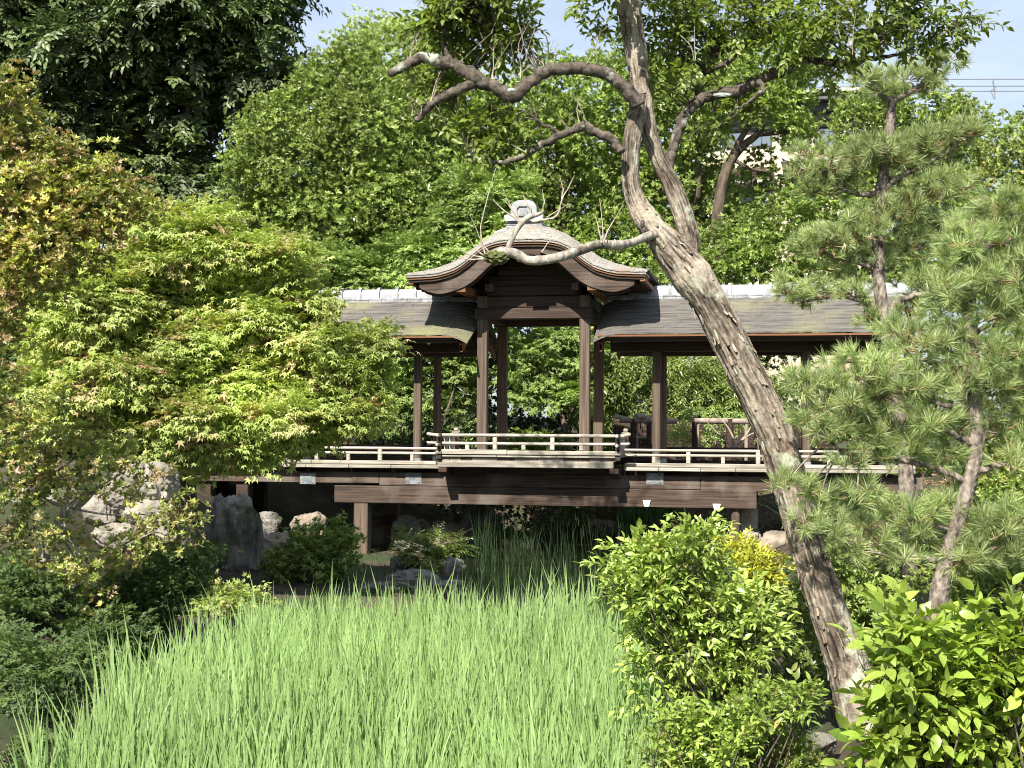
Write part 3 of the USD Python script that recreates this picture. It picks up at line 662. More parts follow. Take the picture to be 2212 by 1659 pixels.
def leaf_star(R, lobes=5, droop=.2):
    a = np.linspace(-1.95, 1.95, lobes); V = [[0, 0, 0]]
    tip = np.array([.62, .9, 1.0, .9, .62]) if lobes == 5 else np.array([.45, .75, .95, 1.0, .95, .75, .45])
    for i in range(lobes):
        V.append([R * tip[i] * math.cos(a[i]), R * tip[i] * math.sin(a[i]), -R * droop * tip[i]])
        if i < lobes - 1:
            b = (a[i] + a[i + 1]) / 2; V.append([R * .36 * math.cos(b), R * .36 * math.sin(b), 0.03 * R])
    F = []
    n = 2 * lobes - 1
    V += [[R * .16 * math.cos(-2.7), R * .16 * math.sin(-2.7), 0], [R * .16 * math.cos(2.7), R * .16 * math.sin(2.7), 0]]
    seq = [n + 1] + list(range(1, n + 1)) + [n + 2]
    for p, q in zip(seq[:-1], seq[1:]): F.append([0, p, q])
    return np.array(V), np.array(F)

def place(leaf, pos, rot, sc=1.0):
    """many copies of one leaf as one mesh"""
    v, f = leaf; n = len(pos)
    sc = np.broadcast_to(np.asarray(sc, float), (n,))
    V = np.einsum('nij,kj->nki', rot, v) * sc[:, None, None] + np.asarray(pos)[:, None]
    F = f[None] + (np.arange(n) * len(v))[:, None, None]
    return V.reshape(-1, 3), F.reshape(-1, 3)

def spray_leaves(kind, rng, L, n):
    """positions, rotations and scales of the leaves of one spray along +x, its upper side +z; about one metre at scale 1 is never assumed: lengths in metres"""
    if kind == 'rosette':                     # whorls of leaves at the ends of short twigs
        k = max(3, n // 7); c = np.stack([rng.uniform(0, 3.4 * L, k), rng.normal(0, 1.3 * L, k), rng.normal(0, .6 * L, k)], -1)
        P, A, U = [], [], []
        for i in range(k):
            m = max(4, n // k); an = rng.uniform(0, 6.28) + np.linspace(0, 6.28, m, endpoint=False) + rng.normal(0, .2, m)
            el = rng.uniform(.35, 1.15, m); ax = unit(np.array([.8, 0, .6]) + rng.normal(0, .35, 3))
            Rm = frames(ax[None], np.array([0, 0, 1.0]) + rng.normal(0, .1, 3))[0]
            d = np.stack([np.sin(el), np.cos(el) * np.cos(an), np.cos(el) * np.sin(an)], -1) @ Rm.T
            P.append(np.repeat(c[i:i + 1], m, 0)); A.append(d); U.append(np.repeat(ax[None], m, 0))
        P, A, U = map(np.vstack, (P, A, U))
    elif kind == 'pinnate':                   # arching twigs with leaves hanging to both sides
        k = max(2, n // 12); P, A, U = [], [], []
        for i in range(k):
            m = n // k; t = np.linspace(.05, 1, m); ln = L * 5.2 * rng.uniform(.7, 1.1)
            az = rng.normal(0, .45); d0 = np.array([math.cos(az), math.sin(az), .25])
            q = d0[None] * (t * ln)[:, None] + np.stack([0 * t, 0 * t, -.38 * ln * t ** 2], -1) + rng.normal(0, .5 * L, 3) * [1, 1.4, 1]
            s = np.where(np.arange(m) % 2, 1, -1)
            dd = np.stack([np.full(m, .55), s * .8, -.28 + rng.normal(0, .22, m)], -1) + rng.normal(0, .12, (m, 3))
            dd[-1] = [.8, 0, -.6]
            P.append(q); A.append(dd); U.append(np.array([.25, 0, 1.0]) + rng.normal(0, .25, (m, 3)))
        P, A, U = map(np.vstack, (P, A, U))
    elif kind == 'layer':                     # flat tiers, leaves nearly level (maple)
        P = np.stack([rng.uniform(0, 1, n) ** .7 * 5.5 * L, rng.normal(0, 1.6 * L, n), rng.normal(0, .33 * L, n)], -1)
        P[:, 1] *= .4 + P[:, 0] / (5.5 * L); P[:, 2] -= .03 * P[:, 0] ** 2 / L
        a = rng.normal(0, .9, n); A = np.stack([np.cos(a), np.sin(a), -.35 + rng.normal(0, .25, n)], -1)
        U = np.array([0.1, 0, 1.0]) + rng.normal(0, .3, (n, 3))
    else:                                     # 'loose': leaves along a curving shoot, spiralling, tips hanging
        t = np.linspace(.12, 1, n); ln = L * n * .30
        P = np.stack([t * ln, .12 * ln * np.sin(t * 2 + rng.uniform(0, 6)), .10 * ln * np.sin(t * 3)], -1)
        an = np.arange(n) * 2.4 + rng.uniform(0, 6)
        A = np.stack([np.full(n, .55) + .5 * t ** 3, np.cos(an) * .85, np.sin(an) * .55], -1) + rng.normal(0, .15, (n, 3))
        U = np.array([-.2, 0, 1.0]) + rng.normal(0, .3, (n, 3))
    return P, frames(A, U), rng.uniform(.72, 1.15, len(P))

def make_sprays(kind, leaf, L, n, count, seed):
    out = []
    for k in range(count):
        r = np.random.default_rng(seed * 100 + k)
        P, R, S = spray_leaves(kind, r, L, n)
        if isinstance(leaf, list):
            h = r.integers(0, len(leaf), len(P)); out.append(cat([place(leaf[i], P[h == i], R[h == i], S[h == i]) for i in range(len(leaf)) if (h == i).any()]))
        else: out.append(place(leaf, P, R, S))
    return out

def lobes_at(spec, d, rng, dj=.6, flat=1.0, back=True):
    """lobes seen at (px, py) with radius in px, d metres away: their centres and radii, and a second row behind"""
    C, R = [], []
    for s in spec:
        dd = s[3] if len(s) > 3 else d
        r = s[2] / FPX * dd; q = dd + rng.uniform(-dj, dj) * r * 1.2
        C.append(at(s[0], s[1], q)); R.append(r)
        if back:
            C.append(at(s[0] + rng.uniform(-.3, .3) * s[2], s[1] + rng.uniform(-.2, .3) * s[2], q + 1.25 * r)); R.append(r * 1.05)
    if back:
        for c, r in list(zip(C, R))[::2]:
            for _ in range(2):
                u = unit(rng.normal(0, 1, 3) * [1, .5, 1]); u[1] = -abs(u[1]); C.append(c + u * r * rng.uniform(.8, 1.05) * [1, 1, flat]); R.append(r * rng.uniform(.28, .45))
    return np.array(C), np.array(R)

def crown_points(C, R, per, rng, flat=1.0, inner=.45, trim=.7):
    P, N, K = [], [], []
    for i, (c, r) in enumerate(zip(C, R)):
        n = max(4, int(per * DENS * r * r)); d = unit(rng.normal(0, 1, (n, 3))); rad = rng.uniform(inner ** 2, 1, n) ** .5
        w = .5 + .95 * meshkit.fbm(d * 2.0 + i * 3.7, 3, i % 97)          # ragged lobes, not balls
        w = np.where(rng.random(n) < .07, w * rng.uniform(1.0, 1.3, n), w)
        p = c + d * (rad * r * w)[:, None] * [1, 1, flat]
        o = np.linalg.norm((p[:, None] - C[None]) / [1, 1, flat], axis=-1) / R[None]; o[:, i] = 9
        keep = o.min(1) > trim
        P.append(p[keep]); N.append(d[keep]); K.append(rad[keep])
    return np.vstack(P), np.vstack(N), np.concatenate(K)

def limb_set(thing, base, C, R, rng, mat, r0, name_trunk='trunk', n_limb=7, sway=.25, fork=.45):
    """a trunk from base up into the crown and limbs that run out to the lobes"""
    top = (C * R[:, None] ** 2).sum(0) / (R ** 2).sum(); zt = C[:, 2].max()
    top = np.array([top[0], top[1], top[2] + .25 * (zt - top[2])])
    base = np.array(base, float); h = np.linalg.norm(top - base)
    pts = [base + (top - base) * t + rng.normal(0, sway * .06 * h, 3) * [1, 1, 0] * math.sin(math.pi * t) for t in (0, .25, .5, .75, 1)]
    pts[0] = base - np.array([0, 0, .3]); path = smooth_path(np.array(pts), 5); tt = np.linspace(0, 1, len(path))
    thing.part(name_trunk, tube(path, r0 * (1.15 - .85 * tt), 10), mat, smooth=True)
    idx = np.argsort(-R)[:n_limb * 2]; idx = rng.permutation(idx)[:n_limb]
    for i in idx:
        k = int(len(path) * rng.uniform(fork, .9)); a = path[k]; b = C[i]
        m = (a + b) / 2 + np.array([0, 0, -.08 * np.linalg.norm(b - a)]) + rng.normal(0, .07 * np.linalg.norm(b - a), 3)
        q = smooth_path(np.array([a, m, b]), 5); ra = r0 * (1.15 - .85 * tt[k]) * .55
        thing.part('limb', tube(q, np.linspace(ra, ra * .3, len(q)), 7), mat, smooth=True)

GAPS = [Polygon([(1752, 195), (1800, 195), (1812, 330), (1775, 330), (1752, 255)]), Polygon([(1575, 268), (1672, 262), (1680, 330), (1730, 340), (1800, 322), (1795, 380), (1690, 395), (1672, 420), (1585, 420), (1560, 385)])]
def in_gap(P):
    from shapely import contains_xy
    v = P - CAM; d = v @ FW; x = CX + FPX * (v @ RT) / d; y = CY - FPX * (v @ UP) / d
    m = np.zeros(len(P), bool)
    for g in GAPS: m |= contains_xy(g.buffer(9), x, y)
    return m
def tree(name, label, catg, spec, d, kind, leaf, L, n, mat, per, seed, base=None, trunk=.18, bark=None, flat=1.0, droop=.2, out=.8, sc=(.8, 1.25), group=None, inner=.45, trim=.7,
         dj=.6, sprays=6, upw=.0, back=True, limbs=7, part='crown', jit=.35, nogap=False):
    rg = np.random.default_rng(seed)
    C, R = lobes_at(spec, d, rg, dj, flat, back)
    if base is None:
        m = C.mean(0); base = np.array([m[0], m[1] + .2, float(ground_z(m[0], m[1]))])
    th = Thing(name, label, catg, base, group)
    P, N, K = crown_points(C, R, per, rg, flat, inner, trim)
    if d > 35 and d < 45 and not nogap: k = ~in_gap(P); P, N, K = P[k], N[k], K[k]
    ax = unit(N * [1, 1, .6] * out + rg.normal(0, jit, N.shape) + [0, 0, upw - droop])
    up = unit(np.array([0, 0, 1.0]) + N * .35 + rg.normal(0, .15, N.shape))
    protos = make_sprays(kind, leaf, L, n, sprays, seed)
    th.instancer(part, protos, mat, P, frames(ax, up), rg.uniform(*sc, len(P)) * np.where(rg.random(len(P)) < .2, .7, 1.0), rg.integers(0, sprays, len(P)))
    if trunk: limb_set(th, base, C, R, rg, bark or M['bark_bg'], trunk, n_limb=limbs)
    return th, len(P)
counts = {}
def addtree(*a, **k):
    th, n = tree(*a, **k); counts[a[0]] = counts.get(a[0], 0) + n; return th

def fill(poly, step, r, rng, jit=.35, rj=.25):
    """lobes filling a picture polygon"""
    from shapely.geometry import Point
    g = Polygon(poly); x0, y0, x1, y1 = g.bounds; out = []; row = 0; y = y0
    while y <= y1:
        x = x0 + (row % 2) * step / 2
        while x <= x1:
            px, py = x + rng.uniform(-jit, jit) * step, y + rng.uniform(-jit, jit) * step
            if g.contains(Point(px, py)): out.append((px, py, r * rng.uniform(1 - rj, 1 + rj)))
            x += step
        y += step * .86; row += 1
    return out
R_ = np.random.default_rng

# ------------------------------------------------------------------ trees behind the bridge
spec = fill([(-120, -260), (690, -260), (690, 20), (670, 90), (620, 160), (575, 230), (500, 300), (470, 380), (470, 500), (60, 520), (-120, 300)], 120, 92, R_(1))
addtree('evergreen_tree', 'very tall dark evergreen tree with drooping sprays filling the top left', 'tree', spec, 40, 'pinnate', leaf_mid(.2, .105), .19, 28, M['l_dark'], 24, 11,
        base=(-9.5, 41.5, 2.0), trunk=.45, droop=.12, sc=(.65, 1.35), flat=.5, trim=.55, limbs=9)
spec = [(640, 380, 95), (590, 300, 70), (690, 245, 80), (745, 175, 65), (800, 290, 105), (870, 235, 85), (700, 480, 95), (600, 440, 70), (830, 430, 95), (930, 350, 85), (760, 560, 80), (880, 520, 90), (640, 560, 60), (545, 370, 50), (950, 440, 80), (540, 480, 45), (690, 600, 60)]
addtree('broadleaf_tree', 'rounded mid green broadleaf tree with leaf rosettes left of the gable', 'tree', spec, 35, 'rosette', leaf_small(.125, .05), .125, 30, M['l_mid'], 95, 12,
        base=(-4.3, 36.5, 1.6), trunk=.3, upw=.25, droop=0, trim=.66)
spec = [(775, 105, 45), (830, 90, 48), (890, 95, 50), (945, 105, 60), (745, 160, 34), (850, 150, 75), (950, 170, 70), (1000, 210, 60), (790, 190, 70), (900, 200, 80)]
addtree('pale_crowned_tree', 'pale green bright-topped tree against the sky behind the rounded broadleaf tree', 'tree', spec, 46, 'rosette', leaf_small(.15, .06), .15, 30, M['l_pale'], 42, 13,
        base=(-3.6, 47, 2.2), trunk=.3, upw=.3, droop=0)
spec = [(1060, 270, 75), (1140, 225, 75), (1215, 195, 65), (1290, 200, 70), (1340, 250, 70), (1180, 310, 90), (1080, 360, 85), (1280, 330, 85), (1010, 320, 60), (1240, 430, 85), (1130, 450, 85), (1340, 400, 80), (1030, 420, 70), (1380, 180, 70), (1320, 520, 70), (1220, 540, 70)]
addtree('camphor_tree', 'yellow green camphor tree rising behind the gable ornament', 'tree', spec, 45, 'rosette', leaf_small(.14, .06), .14, 30, M['l_camphor'], 46, 14,
        base=(2.2, 46, 2.0), trunk=.35, upw=.2, droop=.05)
spec = [(1450, 290, 80), (1500, 220, 80), (1450, 400, 80), (1520, 350, 60), (1440, 510, 70), (1530, 460, 70), (1500, 560, 70), (1590, 510, 65), (1410, 200, 70), (1400, 590, 60)]
addtree('camphor_tree', 'bright green tree directly behind the leaning trunk fork', 'tree', spec, 44, 'rosette', leaf_small(.14, .06), .14, 30, M['l_camphor'], 46, 15,
        base=(5.3, 45, 2.0), trunk=.35, upw=.2, droop=.05)
spec = [(1590, 190, 65), (1650, 150, 65), (1700, 205, 60), (1735, 260, 48), (1640, 235, 65), (1570, 250, 50), (1700, 130, 55), (1750, 305, 30), (1690, 290, 35), (1760, 180, 40), (1560, 170, 60)]
th = addtree('camphor_tree', 'rounded lime-topped tree with bare forked stem in front of the cream building', 'tree', spec, 41, 'rosette', leaf_small(.13, .055), .13, 30, M['l_camphor'], 62, 16,
        base=tuple(np.array([6.2, 41.5, 2.0])), trunk=0, upw=.2, droop=.05)
for P, w in (([(1545, 620, 30), (1550, 470, 26), (1568, 370, 22), (1600, 320, 18), (1640, 285, 14), (1660, 230, 10)], 0), ([(1575, 350, 16), (1600, 300, 13), (1622, 270, 9)], 0), ([(1640, 290, 12), (1690, 285, 9), (1730, 270, 6)], 0), ([(1585, 345, 9), (1620, 365, 7), (1660, 370, 5)], 0)):
    q = smooth_path([[*at(x, y, 41.2), r / FPX * 41 / 2] for x, y, r in P], 5); th.part('limb' if P[0][2] < 29 else 'trunk', tube(q[:, :3], q[:, 3], 8), M['bark_bg'], smooth=True)
spec = [(1590, 385, 22), (1620, 360, 18), (1650, 345, 20), (1690, 375, 25), (1660, 390, 25), (1570, 420, 25), (1620, 430, 35), (1680, 440, 40), (1600, 480, 45), (1730, 400, 25)]
addtree('broadleaf_tree', 'dark shaded branches of a small tree in front of the building windows', 'tree', spec, 42.5, 'rosette', leaf_small(.15, .08), .15, 18, M['l_mid'], 22, 17, nogap=True, base=(7.6, 43, 2.0), trunk=.09, limbs=5)
spec = [(1850, 275, 62), (1895, 235, 45), (1930, 300, 75), (2000, 250, 62), (2040, 300, 65), (2080, 340, 50), (1980, 340, 75), (2080, 275, 42), (1870, 340, 55), (2090, 390, 40), (1900, 400, 60), (2010, 410, 60)]
addtree('holly_tree', 'rounded glossy green tree in the upper right behind the tall pine', 'tree', spec, 52, 'rosette', leaf_small(.17, .075), .17, 28, M['l_mid'], 34, 18, base=(15.3, 53, 2.2), trunk=.3, upw=.25, droop=0)
spec = [(2175, 305, 40), (2212, 290, 40), (2200, 355, 50), (2250, 330, 60), (2180, 400, 45), (2240, 410, 60), (2160, 380, 30)]
addtree('zelkova_tree', 'small yellowing tree at the right edge under the power lines', 'tree', spec, 50, 'rosette', leaf_small(.16, .07), .16, 24, [M['l_pale'], M['l_camphor'], M['l_olive']] * 2, 36, 19, base=(18.5, 51, 2.2), trunk=.2, upw=.2, droop=0)
# fine-leaved band over the side roofs
spec = [(1050, 430, 62), (990, 480, 62), (1080, 500, 55), (930, 550, 60), (1010, 560, 60), (850, 590, 48), (900, 610, 45), (790, 610, 40), (760, 590, 40), (980, 620, 40), (1110, 420, 50), (1000, 400, 45), (730, 570, 40), (690, 560, 40), (870, 545, 45)]
addtree('maple_tree', 'fine-leaved fresh green maple rising just behind the left side roof', 'tree', spec, 33.5, 'layer', leaf_star(.062, 5), .062, 34, M['l_maple_back'], 130, 20, base=(-1.6, 34.6, 1.3), trunk=.13, flat=.7, out=.7, upw=.1, droop=.05, sc=(1.0, 1.5))
spec = [(1560, 560, 60), (1640, 590, 55), (1700, 560, 60), (1760, 590, 55), (1500, 600, 45), (1620, 520, 50), (1700, 480, 55), (1780, 510, 60), (1840, 560, 60), (1820, 460, 55), (1440, 600, 40), (1760, 440, 40), (1880, 500, 60), (1900, 600, 60), (1980, 540, 60), (1980, 620, 60), (2060, 600, 60), (2140, 560, 70), (2200, 620, 70), (2100, 480, 60), (2200, 500, 60)]
addtree('privet_tree', 'bushy yellow green trees above the right side roof', 'tree', spec, 37, 'rosette', leaf_small(.12, .055), .12, 28, M['l_camphor'], 66, 21, base=(8.3, 38, 1.8), trunk=.14, upw=.2, droop=.05, limbs=9)
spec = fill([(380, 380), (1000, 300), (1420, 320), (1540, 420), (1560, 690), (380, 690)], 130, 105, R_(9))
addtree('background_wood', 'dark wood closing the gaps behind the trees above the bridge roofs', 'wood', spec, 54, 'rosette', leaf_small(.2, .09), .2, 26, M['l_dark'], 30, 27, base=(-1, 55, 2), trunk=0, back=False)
stage.GetPrimAtPath('/World/background_wood').SetCustomDataByKey('kind', 'stuff')
# greenery seen between the columns
spec = [(870, 790, 42), (900, 850, 46), (850, 890, 40), (940, 800, 42), (990, 790, 40), (1000, 850, 36), (960, 740, 40), (1020, 740, 36), (900, 740, 40), (850, 820, 40), (950, 900, 34), (980, 940, 30)]
addtree('maple_tree', 'fresh green maple seen between the left corridor columns', 'tree', spec, 34.2, 'layer', leaf_star(.075, 5), .065, 34, M['l_maple_back'], 95, 22, base=(-1.6, 33.2, 1.2), trunk=.09, flat=.55, out=.8, droop=.1, sc=(1.0, 1.5), back=False)
spec = [(1120, 790, 34), (1160, 760, 36), (1210, 730, 36), (1240, 770, 36), (1190, 800, 36), (1240, 830, 36), (1140, 850, 34), (1190, 860, 24), (1120, 730, 28), (1270, 740, 40), (1130, 945, 30), (1190, 955, 26), (1260, 850, 36)]
addtree('maple_tree', 'tiered maple seen through the open bay of the pavilion', 'tree', spec, 34.4, 'layer', leaf_star(.075, 5), .065, 34, M['l_maple_back'], 95, 23, base=(1.5, 33.6, 1.2), trunk=.08, flat=.45, out=.8, droop=.1, sc=(1.0, 1.5), back=False)
spec = [(1310, 790, 36), (1350, 770, 40), (1350, 840, 40), (1310, 880, 36), (1390, 860, 42), (1330, 930, 34), (1400, 800, 40), (1450, 830, 45), (1390, 760, 36), (1480, 790, 40), (1520, 840, 40), (1540, 780, 40), (1600, 830, 40), (1640, 860, 40), (1290, 830, 28)]
addtree('evergreen_oak', 'lanceolate-leaved evergreen oak lit behind the right pavilion column', 'tree', spec, 34.6, 'pinnate', leaf_small(.13, .036), .13, 26, M['l_mid'], 90, 24, base=(3.6, 34.4, 1.2), trunk=.1, droop=.35)
# foliage mass closing the view behind them, deep shade put into its leaf colour
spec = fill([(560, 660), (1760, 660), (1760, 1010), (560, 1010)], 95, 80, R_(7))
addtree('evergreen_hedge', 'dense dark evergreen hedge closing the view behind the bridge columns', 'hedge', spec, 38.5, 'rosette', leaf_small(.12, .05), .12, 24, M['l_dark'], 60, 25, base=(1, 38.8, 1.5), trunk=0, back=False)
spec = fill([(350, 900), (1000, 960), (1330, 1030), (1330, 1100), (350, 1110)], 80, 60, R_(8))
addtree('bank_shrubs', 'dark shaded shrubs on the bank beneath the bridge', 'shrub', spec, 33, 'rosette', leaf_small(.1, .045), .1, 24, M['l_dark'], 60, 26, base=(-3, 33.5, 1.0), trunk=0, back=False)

# ------------------------------------------------------------------ building, wires, pergola, fence
cream = noise_mat('cream_wall', (.42, .35, .27), (.5, .43, .34), (1.5, 1.5, 3), 4, .85, .1, .01)
greyw = noise_mat('grey_wall', (.28, .265, .24), (.36, .34, .31), (2, 2, 12), 4, .85, .1, .01)
dkroof = noise_mat('dark_fascia', (.045, .045, .048), (.085, .085, .09), (2, 2, 2), 3, .6, .1, .01)
white_trim = noise_mat('pale_trim', (.3, .29, .275), (.38, .365, .345), (3, 3, 3), 3, .7, .05, .01)
pane = usdkit.material(stage, '/World/Looks/window_pane', {
    'p': ('principled_bsdf', {'base_color': (.10, .13, .16), 'roughness': .08, 'specular_ior_level': .8, 'metallic': 0.0})}, [], surface='p.BSDF')
BD = 62.0
bo = at(1700, 918, BD); bth = Thing('apartment_building', 'cream apartment building with dark eaves and blue windows behind the trees', 'building', (bo[0], bo[1], 2.0), rotz=math.radians(-14))
def bz(py): return float(at(1700, py, BD)[2]) - 2.0
def bxx(px): return (px - 1700) / FPX * BD
def bb(name, p0, p1, y0, y1, q0, q1, mat, **k): return bth.part(name, cbox(bxx(p0), bxx(p1), y0, y1, bz(q1), bz(q0), .02), mat, local=True, **k)
bb('wall', 1520, 1900, .0, 9, 322, 932, cream); bb('wall', 1520, 1900, .12, 9, 243, 321.6, greyw)
bb('roof', 1470, 1915, -1.1, 10, 209, 226, dkroof); bb('roof', 1495, 1908, -.7, 9.6, 226.3, 242.6, dkroof); bb('gutter', 1470, 1915, -1.25, -1.11, 204, 213, white_trim)
for q in (258, 270, 384, 404, 372): bb('wall_band', 1519, 1901, -.06, -.002 if q > 300 else .115, q, q + 4, white_trim if q > 300 else dkroof)
for p0, p1, q0, q1 in ((1768, 1812, 274, 318), (1825, 1868, 274, 318), (1624, 1668, 276, 320), (1560, 1606, 276, 320), (1590, 1664, 408, 450), (1700, 1760, 408, 450), (1800, 1860, 408, 450)):
    fr = bb('window', p0, p1, -.05 if q0 > 400 else .06, -.003 if q0 > 400 else .117, q0, q1, dkroof)
    m = (p0 + p1) / 2
    yy = -.075 if q0 > 400 else .035
    for a, b in ((p0 + 3, m - 1), (m + 1, p1 - 3)): bb('pane', a, b, yy, yy + .022, q0 + 3, q1 - 3, pane, under=fr)
bb('balcony', 1560, 1668, -1.0, -.07, 326, 366, cream); bb('balcony_rail', 1560, 1668, -1.0, -.95, 318, 321, dkroof)
bb('balcony_slab', 1560, 1672, -1.3, -.07, 394, 401, white_trim); bb('balcony_slab', 1690, 1790, -1.3, -.07, 352, 358, white_trim)
for px in (1562, 1590, 1618, 1646, 1666): bb('balcony_bar', px, px + 1.2, -.99, -.96, 321.3, 325.7, dkroof)
wire = usdkit.material(stage, '/World/Looks/wire_grey', {'p': ('principled_bsdf', {'base_color': (.13, .14, .16), 'roughness': .6})}, [], surface='p.BSDF')
for k, (py, lab) in enumerate(((171, 'topmost of three thin power lines at the upper right'), (186, 'middle of three thin power lines at the upper right'), (197, 'lowest of three thin power lines at the upper right'))):
    xx = np.linspace(1650, 2700, 24); P = np.array([at(x, py + .00001 * (x - 2200) ** 2 - (x < 1900) * 0, 58) for x in xx])
    solo('power_line', tube(P, .022, 5), wire, lab, 'power line', group='power lines')
P = np.array([at(2143, 176, 57.9), at(2150, 190, 57.9), at(2142, 200, 57.9), at(2148, 215, 57.9)])
solo('line_spacer', cat([tube(P, .018, 5), tube([at(2146, 172, 57.9), at(2150, 214, 57.9)], .02, 5), tube([at(2138, 197, 57.9), at(2152, 189, 57.9)], .018, 5)]), wire, 'small wire spacer hanging on the power lines', 'spacer')

# log pergola beyond the right side rail
logw = noise_mat('log_wood', (.16, .125, .1), (.34, .28, .235), (8, 8, 8), 5, .8, .3, .01)
pg = Thing('log_pergola', 'rustic log pergola with crossed poles behind the right bridge rail', 'pergola', (4.2, 33.4, .8))
def pole(p, q, r, mat=logw, name='pole', d=32.4, d2=None): return pg.part(name, tube([at(*p, d), at(*q, d2 or d)], r, 10), mat, smooth=40)
pole((1338, 908), (1462, 910), .065); pole((1374, 898), (1430, 905), .06, d=32.1, d2=33.0); pole((1495, 909), (1800, 913), .07); pole((1330, 900), (1352, 904), .05, d=32.0, d2=32.8)
for px, w in ((1368, .07), (1402, .06), (1413, .045), (1500, .06), (1576, .085), (1612, .045), (1722, .06)):
    pole((px, 905), (px, 1010), w, M['dark_wood'] if w > .055 else logw, 'post')
pole((1376, 912), (1376, 975), .03); pole((1366, 945), (1396, 944), .035); pole((1508, 914), (1508, 985), .025)
fn = Thing('board_fence', 'low dark brown board fence behind the log pergola', 'fence', (4.2, 34, .8))
for k in range(7):
    a, b = at(1325, 915 + k * 13, 34.0), at(1800, 915 + k * 13, 34.0)
    fn.part('board', cbox(a[0], b[0], a[1] - .02, a[1] + .02, a[2] - .075, a[2] + .075, .006), M['dark_wood'])
for px in (1330, 1450, 1560, 1680, 1795):
    a = at(px, 905, 34.05); fn.part('post', cbox(a[0] - .05, a[0] + .05, a[1] + .0, a[1] + .1, .6, a[2] + .05), M['dark_wood'])
spec = [(1470, 905, 22), (1500, 890, 22), (1540, 885, 22), (1580, 890, 20), (1610, 900, 20), (1470, 935, 20), (1490, 950, 18), (1530, 930, 20), (1450, 945, 16), (1640, 900, 20), (1520, 960, 14), (1490, 985, 10)]
addtree('climbing_vine', 'light green vine hanging over the log pergola', 'vine', spec, 33.0, 'pinnate', leaf_small(.085, .035), .085, 24, M['l_maple_back'], 90, 31, base=(4.9, 33.4, .9), trunk=.03, limbs=4, back=False, droop=.5, part='foliage')
dt = Thing('bare_sapling', 'bare pale sapling with forked twigs in front of the pergola', 'sapling', at(1590, 990, 31.6))
for P in ([(1590, 990, 8), (1585, 950, 5), (1570, 920, 3), (1545, 895, 2)], [(1588, 972, 5), (1560, 945, 3), (1530, 915, 2), (1522, 900, 1)], [(1590, 968, 5), (1610, 945, 3), (1640, 930, 2)], [(1592, 960, 4), (1615, 935, 3), (1630, 905, 2)]):
    q = smooth_path([[*at(x, y, 31.6), r / FPX * 31.6 / 2] for x, y, r in P], 4); dt.part('twig', tube(q[:, :3], q[:, 3], 5), M['twig'], smooth=True)

# ------------------------------------------------------------------ rocks
def rock(name, label, px, py, w, h, d, mat, seed, depth=.8, ridge=.5, sub=5, tilt=0.0):
    m = trimesh.creation.icosphere(sub, 1.0); v = m.vertices.copy()
    rg = np.random.default_rng(seed)
    v = np.sign(v) * np.abs(v) ** .72                                   # blockier than a ball
    for k in range(7):                                                   # a few flat chops
        nrm = unit(rg.normal(0, 1, 3)); c = rg.uniform(.62, .9); s = v @ nrm - c; v = v - np.maximum(s, 0)[:, None] * nrm * .85
    S = np.array([w / FPX * d / 2, w / FPX * d / 2 * depth, h / FPX * d / 2]) 
    n = meshkit.fbm(v * 1.6 + seed * 7.3, 5, seed) - .5; n2 = np.abs(meshkit.fbm(v * [3.5, 3.5, 1.1] + seed, 4, seed + 3) - .5)
    n = n + .22 * (np.abs(meshkit.fbm(v * 5 + seed, 4, seed + 21) * 2 - 1) - .35) * -1
    v = v * (1 + .38 * n - ridge * n2 + .08 * (meshkit.fbm(v * 7 + seed, 3, seed + 9) - .5))[:, None]
    v = v * S * 1.12
    if tilt: c, s_ = math.cos(tilt), math.sin(tilt); v = np.stack([v[:, 0] * c + v[:, 2] * s_, v[:, 1], -v[:, 0] * s_ + v[:, 2] * c], -1)
    c = at(px, py, d)
    solo(name, (v + c, m.faces), mat, label, 'rock', smooth=50, loc=tuple(c))
rk = M['rock']; rt = M['rock_tan']; rp = M['rock_pale']
rock('standing_stone', 'tall grey standing stone with deep furrows left of the bridge pier', 500, 1178, 118, 196, 23.7, rk, 1, .6, .5, 5)
rock('boulder', 'tan blocky boulder directly right of the standing stone', 596, 1208, 92, 118, 24.3, rt, 2, .8, .5)
rock('boulder', 'low flat tan slab at the foot of the blocky boulder', 600, 1268, 110, 46, 23.2, rt, 3)
rock('boulder', 'rounded brown boulder in the shade above the blocky boulder', 662, 1138, 78, 64, 27, rt, 4)
rock('boulder', 'small dark grey boulder between standing stone and rounded boulder', 580, 1138, 56, 56, 26, rk, 5)
rock('boulder', 'pale sunlit boulder beside the timber steps', 300, 1056, 150, 110, 18.2, rp, 6)
rock('boulder', 'flat tan boulder above the timber steps under the maple', 368, 1012, 90, 48, 26, rt, 7)
rock('boulder', 'pale broken boulder below the sunlit boulder', 335, 1130, 125, 95, 18.0, rp, 8)
rock('boulder', 'small pale boulder left of the sunlit boulder', 218, 1108, 64, 78, 18.0, rp, 9)
rock('boulder', 'pale boulder half hidden by the bronze shrub', 250, 1165, 92, 66, 17.6, rp, 10)
rock('boulder', 'slate grey boulder at the far left edge', 30, 1092, 90, 84, 20, rk, 11)
rock('boulder', 'dark grey boulder behind the bronze shrub', 135, 1095, 100, 74, 20.5, rk, 12)
rock('boulder', 'grey green boulder under the bridge right of the pier', 905, 1158, 112, 84, 28.8, rk, 13)
rock('boulder', 'mossy sunlit boulder under the bridge beside the grey green one', 966, 1155, 72, 64, 28.4, rt, 14)
rock('boulder', 'leaning dark slab standing in the water under the bridge', 1030, 1150, 66, 130, 31, rk, 15, .5, .7, 4, .25)
rock('boulder', 'small boulder at the foot of the pier', 872, 1228, 66, 58, 25, rk, 16)
